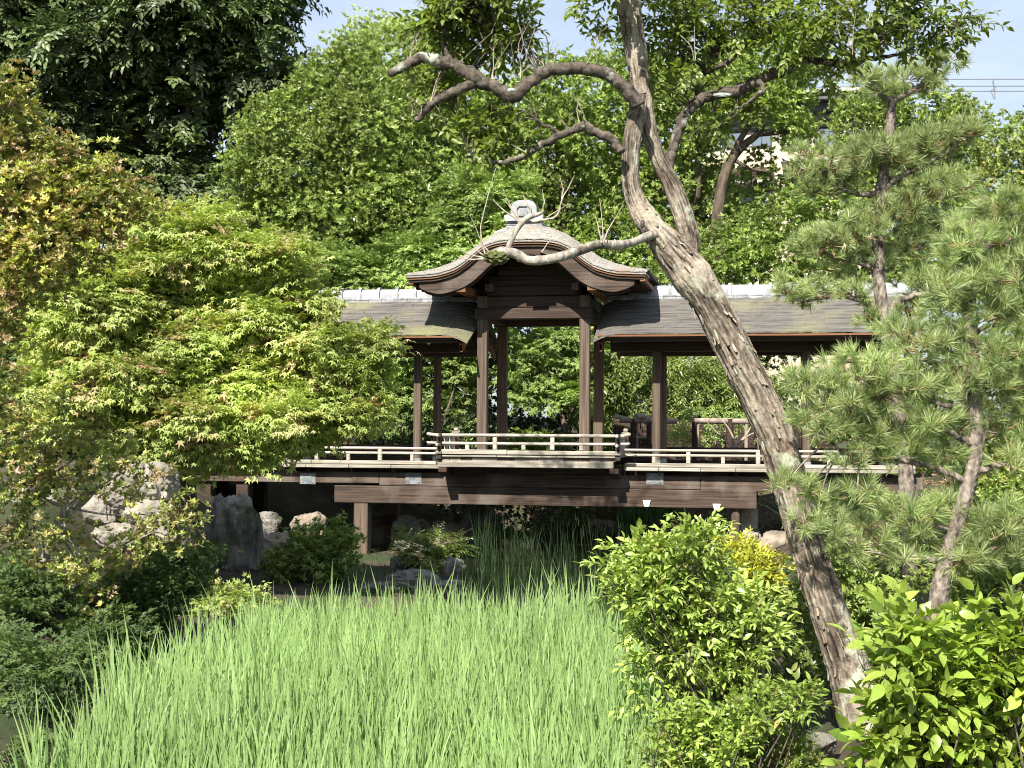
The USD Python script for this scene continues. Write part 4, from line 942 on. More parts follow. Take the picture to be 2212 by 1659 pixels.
rock('boulder', 'flat dark slab in front of the pier', 905, 1262, 125, 56, 23.6, rk, 17)
rock('boulder', 'upright pale stone at the water edge beside the reeds', 985, 1238, 44, 66, 24, rk, 18)
rock('boulder', 'low dark stone behind the tips of the reeds', 968, 1275, 100, 40, 22.8, rk, 19)
rock('boulder', 'dappled grey stone just behind the reed bed', 830, 1282, 110, 50, 21.6, rk, 20)
rock('boulder', 'pale boulder carrying the cut stone block at the right pier', 1600, 1174, 88, 70, 27, rp, 21, .9, .35)
rock('boulder', 'flat tan rock right of the pier boulder', 1684, 1195, 90, 74, 26.2, rt, 22)
rock('boulder', 'thin greenish slab on the tan rock behind the leaning trunk', 1672, 1162, 60, 28, 27, rp, 23)
rock('boulder', 'upright blue grey boulder left of the leaning trunk', 1668, 1262, 48, 80, 22, rk, 24, .8, .3)
rock('boulder', 'pale stone at the far shore under the bridge', 1302, 1143, 66, 36, 34, rt, 25)
rock('boulder', 'small far shore stone beside the lit reeds', 1346, 1146, 38, 30, 34.2, rp, 26)
rock('boulder', 'pinkish stone on the leafy bank right of the lit reeds', 1500, 1164, 48, 36, 33, rt, 27)
rock('boulder', 'small round stone near the round iron post', 1548, 1168, 44, 32, 32, rp, 28)
rock('boulder', 'blue grey stone at the root of the leaning trunk', 1760, 1606, 84, 60, 9.4, rk, 29)
rock('boulder', 'pale stone under the lime shrub', 1500, 1560, 60, 40, 9.8, rp, 30)
a = at(1616, 1140, 26.9); hgt = 43 / FPX * 27; wd = 38 / FPX * 27
solo('stone_block', cbox(a[0] - wd / 2, a[0] + wd / 2, a[1] - .15, a[1] + .2, a[2] - .02, a[2] + hgt, .02), M['rock_pale'], 'pale cut stone block supporting the right end of the girder', 'stone block')
rg = np.random.default_rng(77)

# fallen leaves on the far and right banks
n = 5200; xx = np.concatenate([rg.uniform(.5, 6.5, n // 2), rg.uniform(3.6, 10, n // 2)]); yy = np.concatenate([rg.uniform(34.8, 38, n // 2), rg.uniform(22, 34, n // 2)])
zz = ground_z(xx, yy); k = zz > .02
R = frames(rg.normal(0, 1, (n, 3)) * [1, 1, .3], np.array([0, 0, 1.0]) + rg.normal(0, .3, (n, 3)))
solo('fallen_leaves', place(leaf_small(.11, .06), np.stack([xx, yy, zz + .02], -1)[k], R[k], rg.uniform(.6, 1.2, k.sum())), M['litter'], 'brown fallen leaves covering the far right bank', kind='stuff')

# ------------------------------------------------------------------ reeds
def blades(P, H, W, rg, lean=.16, bend=.25, seg=6, broken=.02, face=None):
    n = len(P); t = np.linspace(0, 1, seg)
    az = rg.uniform(0, 6.283, n); ln = np.abs(rg.normal(0, lean, n)); cv = np.abs(rg.normal(0, bend, n)) * .6
    d = np.stack([np.cos(az), np.sin(az), 0 * az], -1)
    br_ = rg.random(n) < broken; bt = rg.uniform(.5, .8, n)
    off = ln[:, None] * t + cv[:, None] * t ** 2.6
    zz = t[None] * np.ones((n, 1)) - .35 * cv[:, None] * t ** 3
    over = np.maximum(t[None] - bt[:, None], 0) * br_[:, None]
    off = off + over * 1.1; zz = zz - over * 1.25
    C = P[:, None] + (d[:, None] * off[..., None] + np.array([0, 0, 1.0]) * zz[..., None]) * H[:, None, None]
    fa = rg.uniform(0, 6.283, n) if face is None else face + rg.normal(0, .8, n)
    s = np.stack([np.cos(fa), np.sin(fa), 0 * fa], -1); w = W[:, None] * np.interp(t, [0, .25, .6, .85, 1], [.75, 1, .85, .5, .04])
    L = C + s[:, None] * w[..., None] / 2; Rr = C - s[:, None] * w[..., None] / 2
    V = np.stack([L, Rr], 2).reshape(n, seg * 2, 3)
    f = []
    for i in range(seg - 1): f += [[2 * i, 2 * i + 1, 2 * i + 3], [2 * i, 2 * i + 3, 2 * i + 2]]
    return V.reshape(-1, 3), (np.array(f)[None] + (np.arange(n) * seg * 2)[:, None, None]).reshape(-1, 3)
yb = rg.uniform(6.2, 16.0, 60000); xb = rg.uniform(-3.9, 1.6, 60000)
lo = np.interp(yb, [6, 7.4, 8.6, 11.4, 13.4, 14.6, 16], [-2.6, -2.6, -2.85, -3.2, -3.25, -2.7, -1.9]); hi = np.interp(yb, [6, 7.4, 10, 13, 14.5, 16], [.72, .78, 1.1, 1.45, 1.3, .8])
edge = meshkit.noise(np.stack([xb * 1.3, yb * 1.3, 0 * xb], -1), 5) * .5 - .25; clump = meshkit.fbm(np.stack([xb * 3.2, yb * 3.2, 0 * xb], -1), 2, 12)
k = (xb > lo + edge) & (xb < hi + edge) & (yb < 15.6 + edge * 2.5) & (clump + rg.uniform(-.22, .22, len(xb)) > .40); k = np.flatnonzero(k)[:12500]
P = np.stack([xb[k], yb[k], np.full(len(k), -.05)], -1)
H = rg.normal(.93, .14, len(k)) + .30 * (meshkit.fbm(P * .9, 3, 9) - .5); H = np.clip(H, .45, 1.35) + (rg.random(len(k)) < .03) * .16
solo('reed_bed', blades(P, H, rg.uniform(.013, .026, len(k)), rg, .13, .13, 7, .04, face=0.0), M['reed'], 'tall pale green reeds filling the pond in the foreground', kind='stuff')
n = 2600; P = np.stack([rg.uniform(-.7, 3.2, n), rg.uniform(18.5, 33, n), np.full(n, -.05)], -1); k = meshkit.noise(P * 1.3, 4) > .5
P = P[k]; solo('bulrushes', blades(P, rg.uniform(.5, 1.3, len(P)), rg.uniform(.008, .015, len(P)), rg, .1, .12, 5, .03), M['reed_dark'], 'sparse bulrushes in the water under the bridge, shade put into their dark blade colour', kind='stuff')
n = 1500; P = np.stack([rg.uniform(2.75, 4.4, n), rg.uniform(34.0, 35.8, n), np.full(n, -.05)], -1)
solo('far_reeds', blades(P, rg.uniform(.7, 1.35, n), rg.uniform(.012, .024, n), rg, .14, .2, 5, .02), M['reed_far'], 'sunlit clump of reeds at the far shore under the bridge', kind='stuff')
c = at(1775, 1130, 14.5); n = 260; P = c + np.stack([rg.normal(0, .11, n), rg.normal(0, .12, n), np.full(n, -.35)], -1)
solo('grass_tuft', blades(P, rg.uniform(.6, .95, n), rg.uniform(.008, .014, n), rg, .3, .45, 6, .02), M['reed_far'], 'tall grass tuft growing right behind the leaning trunk', 'grass tuft')

# ------------------------------------------------------------------ left side: maples and bronze shrubs
spec = [(300, 590, 70), (360, 510, 45), (430, 505, 45), (400, 560, 65), (500, 545, 50), (540, 585, 60), (620, 565, 55), (670, 570, 35), (620, 620, 50), (330, 660, 75), (430, 650, 80), (540, 660, 70), (620, 690, 45), (250, 650, 60), (300, 740, 75), (400, 740, 80), (500, 750, 80), (600, 750, 65), (690, 740, 52), (720, 690, 35), (760, 725, 40), (790, 760, 42), (810, 800, 36), (740, 800, 55), (650, 810, 65), (550, 820, 75), (450, 820, 75), (360, 810, 70), (290, 810, 55), (780, 850, 45), (800, 890, 32), (700, 880, 55), (610, 890, 60), (520, 890, 60), (430, 890, 60), (350, 880, 55), (650, 935, 35), (560, 940, 45), (470, 950, 50), (390, 950, 45), (420, 990, 30), (520, 985, 30), (570, 990, 22), (840, 740, 20), (830, 850, 20), (740, 640, 20)]
spec += [(230, 900, 50), (280, 950, 45), (330, 985, 40), (190, 840, 50), (380, 1005, 30), (300, 900, 55), (130, 740, 40), (140, 660, 36), (110, 820, 40), (150, 900, 40)]
spec += [(240, 590, 45), (190, 640, 50), (200, 570, 36), (170, 700, 50), (220, 720, 50), (180, 780, 45), (450, 470, 24), (365, 485, 20), (545, 510, 26), (665, 545, 28), (700, 600, 26), (845, 730, 22), (855, 745, 14), (838, 870, 20), (470, 1000, 26), (600, 965, 26), (560, 1010, 16), (520, 1015, 16), (430, 1010, 20), (730, 930, 24), (690, 945, 22)]
spec = [(x - max(0, x - 560) * .14 - (42 if x > 540 and y < 730 else 0), y - max(0, y - 900) * .35, r * (.92 if x > 600 else 1)) for x, y, r in spec]
addtree('maple_tree', 'large yellow green maple spreading in front of the left side roof', 'tree', spec, 19.5, 'layer', leaf_star(.072, 5, .3), .058, 26, [M['l_maple'], M['l_maple'], M['l_maple'], M['l_maple_tip'], M['l_maple'], M['l_maple']], 250, 41, base=(-4.7, 20.0, .5), trunk=.13, flat=.42, out=.9, upw=.06, droop=.12, sc=(.9, 1.35), dj=1.1, inner=.3, trim=.5, limbs=12, bark=M['bark_dark'])
spec = [(40, 640, 80), (130, 640, 70), (210, 720, 70), (60, 740, 80), (140, 790, 80), (40, 850, 80), (200, 850, 70), (120, 900, 70), (230, 920, 60), (20, 930, 60), (300, 940, 40), (180, 620, 50), (250, 800, 50)]
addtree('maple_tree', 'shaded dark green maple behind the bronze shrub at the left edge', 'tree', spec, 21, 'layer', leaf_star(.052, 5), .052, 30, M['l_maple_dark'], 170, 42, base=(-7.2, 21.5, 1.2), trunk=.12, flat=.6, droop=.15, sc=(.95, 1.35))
spec = [(-10, 240, 55), (35, 260, 45), (60, 320, 60), (-20, 340, 80), (50, 400, 75), (110, 390, 50), (150, 410, 45), (200, 395, 42), (230, 365, 28), (255, 395, 28), (120, 460, 65), (200, 450, 50), (260, 440, 36), (300, 460, 26), (20, 480, 80), (90, 540, 70), (160, 520, 55), (10, 570, 60), (230, 495, 30), (90, 330, 35), (-40, 430, 70), (20, 190, 30), (150, 340, 24), (280, 420, 20), (320, 450, 16), (60, 610, 50), (-20, 650, 60), (130, 590, 40), (210, 555, 30), (0, 720, 40), (40, 900, 30), (-20, 820, 50)]
addtree('bronze_leaved_tree', 'bronze and green young-leaved tree at the upper left edge', 'tree', spec, 13.0, 'rosette', leaf_mid(.056, .021), .056, 26, [M['l_red'], M['l_red'], M['l_olive'], M['l_red'], M['l_olive'], M['l_olive']], 380, 43, base=(-6.6, 13.6, .6), trunk=.1, flat=.8, upw=.3, droop=0, sc=(.85, 1.2), trim=.6, bark=M['bark_pale'])
spec = [(25, 1010, 55), (60, 960, 40), (120, 950, 36), (165, 975, 40), (210, 1005, 40), (260, 985, 36), (300, 1000, 30), (335, 1020, 24), (140, 1030, 55), (80, 1060, 55), (20, 1090, 50), (200, 1060, 40), (265, 1050, 32), (350, 1110, 40), (395, 1135, 36), (330, 1150, 42), (280, 1190, 40), (240, 1230, 36), (390, 1175, 30), (160, 1180, 45), (90, 1160, 40), (60, 1220, 50), (130, 1240, 40), (20, 1170, 45), (210, 1290, 30), (60, 1300, 36), (10, 1340, 40), (-10, 930, 40), (60, 900, 30), (120, 880, 26), (200, 960, 24), (400, 1090, 18), (425, 1130, 16), (190, 1230, 40)]
addtree('bronze_leaved_shrub', 'wide bronze tinted shrub in front of the pale boulders at left', 'shrub', spec, 14.5, 'rosette', leaf_mid(.062, .023), .062, 24, [M['l_olive'], M['l_olive'], M['l_red'], M['l_olive'], M['l_shrub'], M['l_red']], 290, 44, base=(-5.2, 14.8, .5), trunk=.06, flat=.65, upw=.35, droop=0, sc=(.85, 1.15), limbs=14, bark=M['bark_pale'], back=False, trim=.6)
spec = [(130, 1350, 75), (60, 1400, 80), (220, 1310, 60), (290, 1330, 50), (330, 1280, 45), (150, 1430, 70), (40, 1490, 70), (0, 1560, 60), (240, 1390, 45), (370, 1260, 36), (400, 1220, 36), (300, 1240, 40), (420, 1190, 30), (-40, 1640, 60), (60, 1580, 50, 12.5), (0, 1480, 60, 12.5), (110, 1500, 50, 13), (160, 1460, 45, 13.5), (210, 1420, 40, 14), (-20, 1400, 60, 13), (0, 1640, 50, 11.5), (300, 1390, 36), (90, 1440, 50, 13), (200, 1360, 50, 14), (270, 1375, 40, 14.5), (60, 1250, 50, 14.2), (10, 1300, 50, 14)]
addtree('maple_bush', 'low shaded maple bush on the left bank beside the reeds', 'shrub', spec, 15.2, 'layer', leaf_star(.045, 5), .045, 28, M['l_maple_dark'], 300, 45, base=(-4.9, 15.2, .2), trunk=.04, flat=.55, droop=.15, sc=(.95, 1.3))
spec = [(385, 1300, 28), (430, 1290, 30), (480, 1295, 32), (530, 1300, 30), (560, 1320, 22), (450, 1325, 28), (350, 1325, 20), (400, 1330, 24), (510, 1330, 24)]
addtree('maple_bush', 'low bright yellow green maple bush between standing stone and reeds', 'shrub', spec, 18.5, 'layer', leaf_star(.045, 5), .045, 26, M['l_maple'], 420, 46, base=(-4.0, 18.6, .1), trunk=.02, flat=.5, droop=.1, sc=(.9, 1.25), limbs=4)
spec = [(656, 1194, 33), (616, 1234, 36), (701, 1184, 33), (666, 1244, 41), (726, 1164, 22), (711, 1229, 33), (606, 1269, 27), (666, 1279, 36), (746, 1199, 18)]
addtree('evergreen_shrub', 'dark green glossy shrub in front of the bridge pier', 'shrub', spec, 22.3, 'rosette', leaf_mid(.085, .036), .085, 24, M['l_mid'], 240, 47, base=(-3.0, 22.4, .1), trunk=.03, upw=.5, droop=0, limbs=6)
spec = [(905, 1195, 30), (930, 1215, 28), (880, 1185, 24), (945, 1180, 24), (985, 1185, 22), (930, 1240, 18)]
addtree('fern_clump', 'green fern clump among the rocks under the bridge', 'fern', spec, 24.8, 'pinnate', leaf_small(.05, .02), .05, 36, M['l_mid'], 500, 48, base=(-1.5, 24.8, .1), trunk=0, back=False, droop=-.2)
spec = [(1228, 1118, 18), (1258, 1125, 14), (1205, 1128, 14), (1505, 1132, 18), (1520, 1125, 14), (1490, 1140, 12)]
addtree('bank_plants', 'small leafy plants on the brown far bank', 'plant', spec, 34.6, 'rosette', leaf_small(.09, .045), .09, 20, M['l_mid'], 260, 49, base=(1.8, 34.8, .3), trunk=0, back=False)

# ------------------------------------------------------------------ right side background shrubs
spec = [(1900, 1230, 50), (1960, 1200, 50), (1880, 1290, 50), (2000, 1260, 60), (2080, 1230, 60), (2160, 1200, 60), (2220, 1240, 60), (1850, 1330, 45), (1940, 1340, 50), (2060, 1310, 50), (2150, 1290, 60), (1990, 1140, 45), (2060, 1150, 50), (2180, 1110, 60), (1850, 1240, 30), (2220, 1150, 50)]
addtree('azalea_bank', 'mixed green clipped azalea shrubs on the right bank behind the near pine', 'shrub', spec, 16.5, 'rosette', leaf_small(.05, .024), .05, 26, [M['l_mid'], M['l_shrub'], M['l_mid'], M['l_camphor'], M['l_mid'], M['l_mid']], 330, 51, base=(5.2, 16.8, .9), trunk=0, upw=.3, droop=0, sc=(.9, 1.4))
spec = [(2150, 1050, 36), (2120, 1085, 32), (2170, 1100, 34), (2200, 1060, 30), (2100, 1050, 22), (2210, 1020, 26)]
addtree('lime_shrub', 'bright lime green shrub glowing behind the near pine trunk', 'shrub', spec, 19, 'rosette', leaf_mid(.08, .04), .08, 22, M['l_shrub'], 260, 52, base=(6.6, 19.3, 1.2), trunk=.03, upw=.2, limbs=4)
spec = [(1800, 1290, 36), (1840, 1330, 44), (1800, 1350, 36), (1860, 1390, 50), (1790, 1250, 26), (1830, 1440, 50), (1890, 1330, 36), (1770, 1215, 18)]
addtree('pittosporum_shrub', 'dark glossy shrub right behind the leaning trunk', 'shrub', spec, 12.2, 'rosette', leaf_mid(.075, .028), .075, 24, M['l_mid'], 330, 53, base=(3.0, 12.3, .6), trunk=.03, upw=.4, droop=0, limbs=5)
spec = [(1920, 1010, 60), (2000, 980, 60), (2080, 940, 60), (2180, 900, 70), (1850, 1040, 40), (2230, 960, 60), (1780, 1000, 40), (2140, 1000, 50), (1960, 900, 50), (1880, 930, 45), (2060, 860, 60), (2200, 800, 60), (1990, 800, 60), (1900, 820, 45), (2120, 760, 60), (2220, 700, 60), (2060, 690, 50)]
addtree('evergreen_shrub', 'tall dark evergreen shrubs filling the gap behind both pines', 'shrub', spec, 31.5, 'rosette', leaf_small(.1, .045), .1, 26, M['l_mid'], 70, 54, base=(9.8, 31.8, 1.6), trunk=.06)

spec = [(1690, 1330, 28), (1705, 1390, 34), (1725, 1450, 34), (1700, 1490, 26), (1660, 1300, 22), (1700, 1290, 20)]
addtree('glossy_shrub', 'small glossy shrub between lime shrub and leaning trunk', 'shrub', spec, 10.9, 'rosette', leaf_mid(.06, .025), .06, 24, M['l_mid'], 420, 56, base=(2.15, 11, .4), trunk=.02, upw=.4, droop=0, limbs=4)
spec = [(2080, 1240, 40), (2150, 1230, 44), (2212, 1240, 44), (2020, 1260, 30), (2100, 1290, 44), (2190, 1290, 50), (1960, 1280, 26)]
addtree('azalea_shrub', 'rounded azalea shrub between near pine trunk and large-leaved shrub', 'shrub', spec, 11.8, 'rosette', leaf_small(.04, .018), .04, 26, M['l_mid'], 620, 57, base=(4.1, 12, .8), trunk=0, upw=.3, droop=0)

# ------------------------------------------------------------------ pines
def needle_tuft(seed, n, L, W, spread):
    r = np.random.default_rng(seed); V, F = [], []
    an = r.uniform(0, 6.283, n); el = np.arccos(1 - r.random(n) * (1 - math.cos(spread)))
    d = np.stack([np.cos(el), np.sin(el) * np.cos(an), np.sin(el) * np.sin(an)], -1)
    l = L * r.uniform(.7, 1.1, n) * (1 - .12 * el); st = np.stack([-r.uniform(0, .5, n) * L * .55, 0 * l, 0 * l], -1)
    s = unit(np.cross(d, r.normal(0, 1, (n, 3)))) * W / 2; mid = st + d * (l * .55)[:, None]; tip = st + d * l[:, None] + np.array([0, 0, -.06 * L])
    V = np.stack([st - s * .7, st + s * .7, mid + s, mid - s, tip], 1)
    f = np.array([[0, 1, 2], [0, 2, 3], [3, 2, 4]])
    return V.reshape(-1, 3), (f[None] + (np.arange(n) * 5)[:, None, None]).reshape(-1, 3)
def pine(name, label, d, trunk, branches, pads, per, seed, L, W, mat, group=None):
    rg = np.random.default_rng(seed)
    tr = smooth_path([[*at(x, y, dd), w / FPX * d / 2] for x, y, w, dd in [(*t, d) if len(t) == 3 else t for t in trunk]], 8)
    base = tr[0, :3].copy(); th = Thing(name, label, 'tree', base, group)
    nn = lambda u, a: 1 + .16 * (meshkit.noise(np.stack([np.cos(a) * 2 + 0 * u, np.sin(a) * 2 + 0 * u, u * 46 + 0 * a], -1), seed) - .5) + .22 * (meshkit.noise(np.stack([np.cos(a) * 5 + 0 * u, np.sin(a) * 5 + 0 * u, u * 120 + 0 * a], -1), seed + 1) - .5)
    q = smooth_path(tr, 4); th.part('trunk', tube(q[:, :3], q[:, 3], 20, ringfn=nn), M['bark_pine'], smooth=True)
    bpts = [tr[:, :3]]
    for b in branches:
        q = smooth_path([[*at(x, y, d + (dd[0] if dd else 0)), w / FPX * d / 2] for x, y, w, *dd in b], 6)
        q[:, :3] += rg.normal(0, .006, (len(q), 3)); th.part('limb', tube(q[:, :3], q[:, 3], 8), M['bark_pine'], smooth=True); bpts.append(q[:, :3])
    B = np.vstack(bpts); P, A, tw = [], [], []
    for px, py, r in pads:
        r3 = r / FPX * d; c = at(px, py, d + rg.uniform(-.6, .5) * r3 * 1.6); n = int(per * (r / 60.0) ** 2)
        k = np.argmin(((B - c) ** 2).sum(1)); b0 = B[k]
        e = c + [0, 0, -.35 * r3]; m = (b0 + e) / 2 + rg.normal(0, .12 * r3, 3)
        q = smooth_path(np.array([b0, m, e]), 5); th.part('branch', tube(q, np.linspace(.011, .005, len(q)) * d / 11, 5), M['bark_pine'], smooth=True)
        for i in range(n):
            u = unit(rg.normal(0, 1, 3)); o = u * rg.random() ** .4 * r3 * [1.45, 1.3, .95]; p = c + o
            a = unit(o / r3 * [.7, .7, .5] + [0, 0, .62] + rg.normal(0, .38, 3)); P.append(p); A.append(a)
            if i % 2 == 0:
                s0 = e + (p - e) * .25; mm = p - a * .35 * np.linalg.norm(p - s0)
                tw.append(tube(smooth_path(np.array([s0, mm, p]), 3), np.linspace(.005, .003, 7) * d / 11, 4, cap=False))
            if rg.random() < .22: tw.append(tube(np.array([p, p + a * L * .5]), [.0035 * d / 11, .002 * d / 11], 4, cap=False)); 
    th.part('twigs', cat(tw), M['twig_brown'], kind='stuff', smooth=True)
    P, A = np.array(P), np.array(A); nP = 6
    protos = [needle_tuft(seed * 10 + i, 46, L, W, (1.25, 1.0, 1.45, .8, 1.3, 1.1)[i]) for i in range(nP)]
    th.instancer('needles', protos, mat, P, frames(A, rg.normal(0, 1, P.shape)), rg.uniform(.7, 1.15, len(P)), rg.integers(0, nP, len(P)))
    counts[name] = len(P); return th
M['twig_brown'] = noise_mat('pine_twig', (.12, .07, .035), (.3, .2, .11), (30, 30, 30), 4, .9, .3, .004)
pine('pine_tree', 'tall slender pine with bare stem rising to the sky at the right', 16.0,
     [(1975, 1330, 36), (1962, 1180, 34), (1958, 1040, 33), (1945, 900, 32), (1934, 800, 32), (1912, 700, 28), (1897, 580, 26), (1902, 430, 24), (1918, 310, 21), (1928, 215, 18)],
     [[(1928, 218, 16), (1905, 208, 13), (1880, 190, 10), (1858, 160, 6)], [(1932, 215, 14), (1965, 200, 11), (2005, 172, 9), (2050, 148, 5)], [(1903, 418, 18), (1870, 420, 13), (1835, 415, 11), (1795, 395, 7), (1750, 330, 4)],
      [(1906, 410, 16), (1940, 385, 12), (1990, 360, 10), (2035, 335, 8), (2075, 300, 4)], [(1903, 425, 12), (1950, 418, 9), (2010, 412, 6)], [(1905, 590, 14), (1850, 565, 11), (1800, 555, 9), (1745, 525, 5)],
      [(1914, 690, 18), (1935, 655, 16), (1975, 640, 13), (2040, 632, 8)], [(1912, 690, 14), (1860, 650, 10), (1800, 640, 9), (1735, 650, 6), (1700, 630, 3)], [(1940, 860, 14), (1890, 850, 10), (1830, 840, 7)]],
     [(1870, 165, 26), (1845, 150, 20), (1925, 180, 30), (1960, 165, 34), (2010, 140, 34), (2055, 125, 26), (2000, 185, 28), (1895, 190, 22), (1750, 330, 30), (1790, 355, 36), (1840, 345, 40), (1880, 330, 44), (1925, 335, 44), (1970, 330, 44), (2010, 310, 44), (2055, 300, 40), (2085, 280, 30), (1830, 400, 34), (1770, 400, 34), (1720, 370, 20),
      (1900, 470, 44), (1950, 450, 44), (2000, 420, 44), (2050, 400, 40), (1850, 500, 44), (1790, 520, 40), (1740, 530, 32), (1820, 570, 36), (1900, 560, 36), (1960, 530, 44), (2030, 490, 44), (1700, 625, 30), (1740, 630, 34), (1790, 625, 36), (1850, 630, 34), (1990, 610, 40), (2050, 600, 40), (1960, 670, 30), (1880, 690, 26)],
     76, 71, .17, .0056, M['needle_far'])
pine('pine_tree', 'broad near pine with long needles and flaky trunk at the right edge', 9.6,
     [(1985, 1520, 46), (2012, 1400, 42), (2028, 1290, 40), (2045, 1210, 36), (2070, 1120, 34), (2095, 1040, 32), (2110, 960, 32), (2106, 860, 30), (2098, 740, 30), (2092, 620, 30), (2104, 540, 28), (2128, 490, 18)],
     [[(2098, 630, 18), (2130, 620, 15), (2170, 600, 13), (2230, 580, 9)], [(2094, 640, 14), (2075, 610, 11), (2060, 570, 8)], [(2105, 960, 20), (2080, 945, 14), (2040, 930, 9)], [(2098, 1025, 18), (2140, 1010, 14), (2190, 1000, 10), (2240, 1005, 8)], [(2090, 1040, 15), (2020, 1010, 13), (1960, 1000, 12), (1870, 985, 10), (1810, 970, 7), (1770, 920, 4)],
      [(2110, 545, 20), (2150, 520, 16), (2200, 515, 12)], [(2102, 800, 16), (2040, 790, 11), (1980, 770, 8), (1930, 730, 5)], [(2104, 850, 16), (2160, 820, 12), (2220, 800, 8)], [(2104, 880, 15), (2030, 870, 11), (1950, 850, 9), (1860, 860, 6), (1780, 860, 4)],
      [(2050, 1210, 14), (1990, 1205, 11), (1920, 1200, 8), (1850, 1180, 5)], [(2060, 1150, 14), (2000, 1130, 10), (1930, 1120, 7)], [(2050, 1220, 12), (2110, 1200, 9), (2190, 1170, 6)], [(2100, 720, 13), (2150, 700, 10), (2212, 690, 7)]],
     [(2120, 470, 44), (2175, 440, 50), (2080, 520, 40), (2160, 530, 54), (2212, 500, 54), (2060, 560, 36), (2130, 600, 44), (2200, 590, 54), (2050, 640, 44), (2150, 670, 50), (2212, 680, 50), (1940, 720, 40), (1990, 740, 44), (2050, 730, 44), (2140, 750, 50), (2200, 760, 50), (1730, 830, 34), (1780, 820, 40), (1830, 800, 44), (1880, 800, 48), (1760, 880, 40), (1830, 870, 46), (1900, 860, 46),
      (1960, 830, 46), (2020, 830, 46), (2080, 820, 44), (2150, 830, 50), (2212, 850, 54), (1720, 910, 26), (1800, 930, 40), (1870, 930, 46), (1940, 920, 46), (2010, 900, 46), (2070, 920, 40), (2160, 920, 46), (2212, 940, 46), (1830, 990, 30), (1900, 985, 36), (1960, 970, 36), (2030, 980, 36), (2180, 1000, 30),
      (1850, 1060, 36), (1920, 1090, 40), (1980, 1110, 46), (2050, 1090, 36), (2010, 1160, 46), (2120, 1130, 44), (2180, 1130, 48), (1880, 1150, 40), (1830, 1180, 30), (1790, 1100, 24), (1740, 1040, 22), (1960, 1200, 36), (2130, 1190, 40), (2200, 1190, 44), (1690, 1040, 24), (1745, 1125, 30), (1770, 1065, 24), (1800, 1140, 30), (2080, 1200, 36)],
     50, 72, .138, .0037, M['needle'])

# ------------------------------------------------------------------ leafy plants near the camera, leaf by leaf
def shoots(C, R, per, rg, L, n, flat=.8, droop=.1, upw=.3, inner=.3, jit=.4, trim=.55):
    P, N, K = crown_points(C, R, per / DENS, rg, flat, inner, trim)
    A = unit(N * [1, 1, .7] + rg.normal(0, jit, N.shape) + [0, 0, upw - droop])
    F_ = frames(A, np.array([0, 0, 1.0]) + N * .3); sc = rg.uniform(.75, 1.2, len(P))
    LP, LR, LS, stems = [], [], [], []
    for p, f, s in zip(P, F_, sc):
        q, r, z = spray_leaves('loose', rg, L, int(n * rg.uniform(.7, 1.3)))
        q = q @ f.T * s + p; LP.append(q); LR.append(np.einsum('ij,njk->nik', f, r)); LS.append(z * s)
        stems.append(q)
    return np.vstack(LP), np.concatenate(LR), np.concatenate(LS), stems, P
def leafy(th, leaf, LP, LR, LS, mat, named=300, tips=None, label=None):
    """the leaves that show largest are parts of their own, the rest one part"""
    v = (LP - CAM); d = v @ FW; vx = np.abs(v @ RT / d) < .372; vy = np.abs(v @ UP / d) < .28
    o = np.argsort(np.where(vx & vy, d / LS, 1e9)); a, b = o[:named], o[named:]
    if named:
        V, F = leaf; pts = np.einsum('nij,kj->nki', LR[a], V) * LS[a][:, None, None] + LP[a][:, None]
        for k in range(len(a)): th.part('leaf', (pts[k], F), mat, smooth=True)
    th.part('leaves', place(leaf, LP[b], LR[b], LS[b]), mat, kind='stuff', smooth=True)
def stems_mesh(stems, r0, every=1, sides=3):
    return cat([tube(q[[0, len(q) // 2, -1]] + 0, [r0, r0 * .7, r0 * .35], sides, cap=False) for q in stems[::every]])

# the leaning plum tree
PD = 10.0
lt = Thing('leaning_tree', 'old leaning tree with flaking bark crossing in front of the right side roof, unseen high crown placed to shade the pond', 'tree', at(1890, 1610, PD))
def barked(seed, deep, f=1.0):
    def fn(u, a):
        c, s = np.cos(a) + 0 * u, np.sin(a) + 0 * u; u_ = u + 0 * a
        p = lambda k, z: np.stack([c * k, s * k, u_ * z], -1)
        tw = meshkit.noise(p(1.2, 5), seed); ridge = 1 - np.abs(meshkit.fbm(p(5.2, 9 * f) + tw[..., None], 4, seed + 1) * 2 - 1)
        plate = meshkit.noise(p(8.5, 15 * f), seed + 5)
        return 1 + .12 * np.exp(-((u_ - .66) / .02) ** 2) + .1 * np.exp(-((u_ - .78) / .015) ** 2) * (c > 0) + deep * (.55 * (meshkit.noise(p(1.3, 6 * f), seed + 2) - .5) + .9 * (ridge - .75) + .42 * (np.round(plate * 3) / 3 - .5) + .25 * (meshkit.noise(p(11, 60 * f), seed + 3) - .5))
    return fn
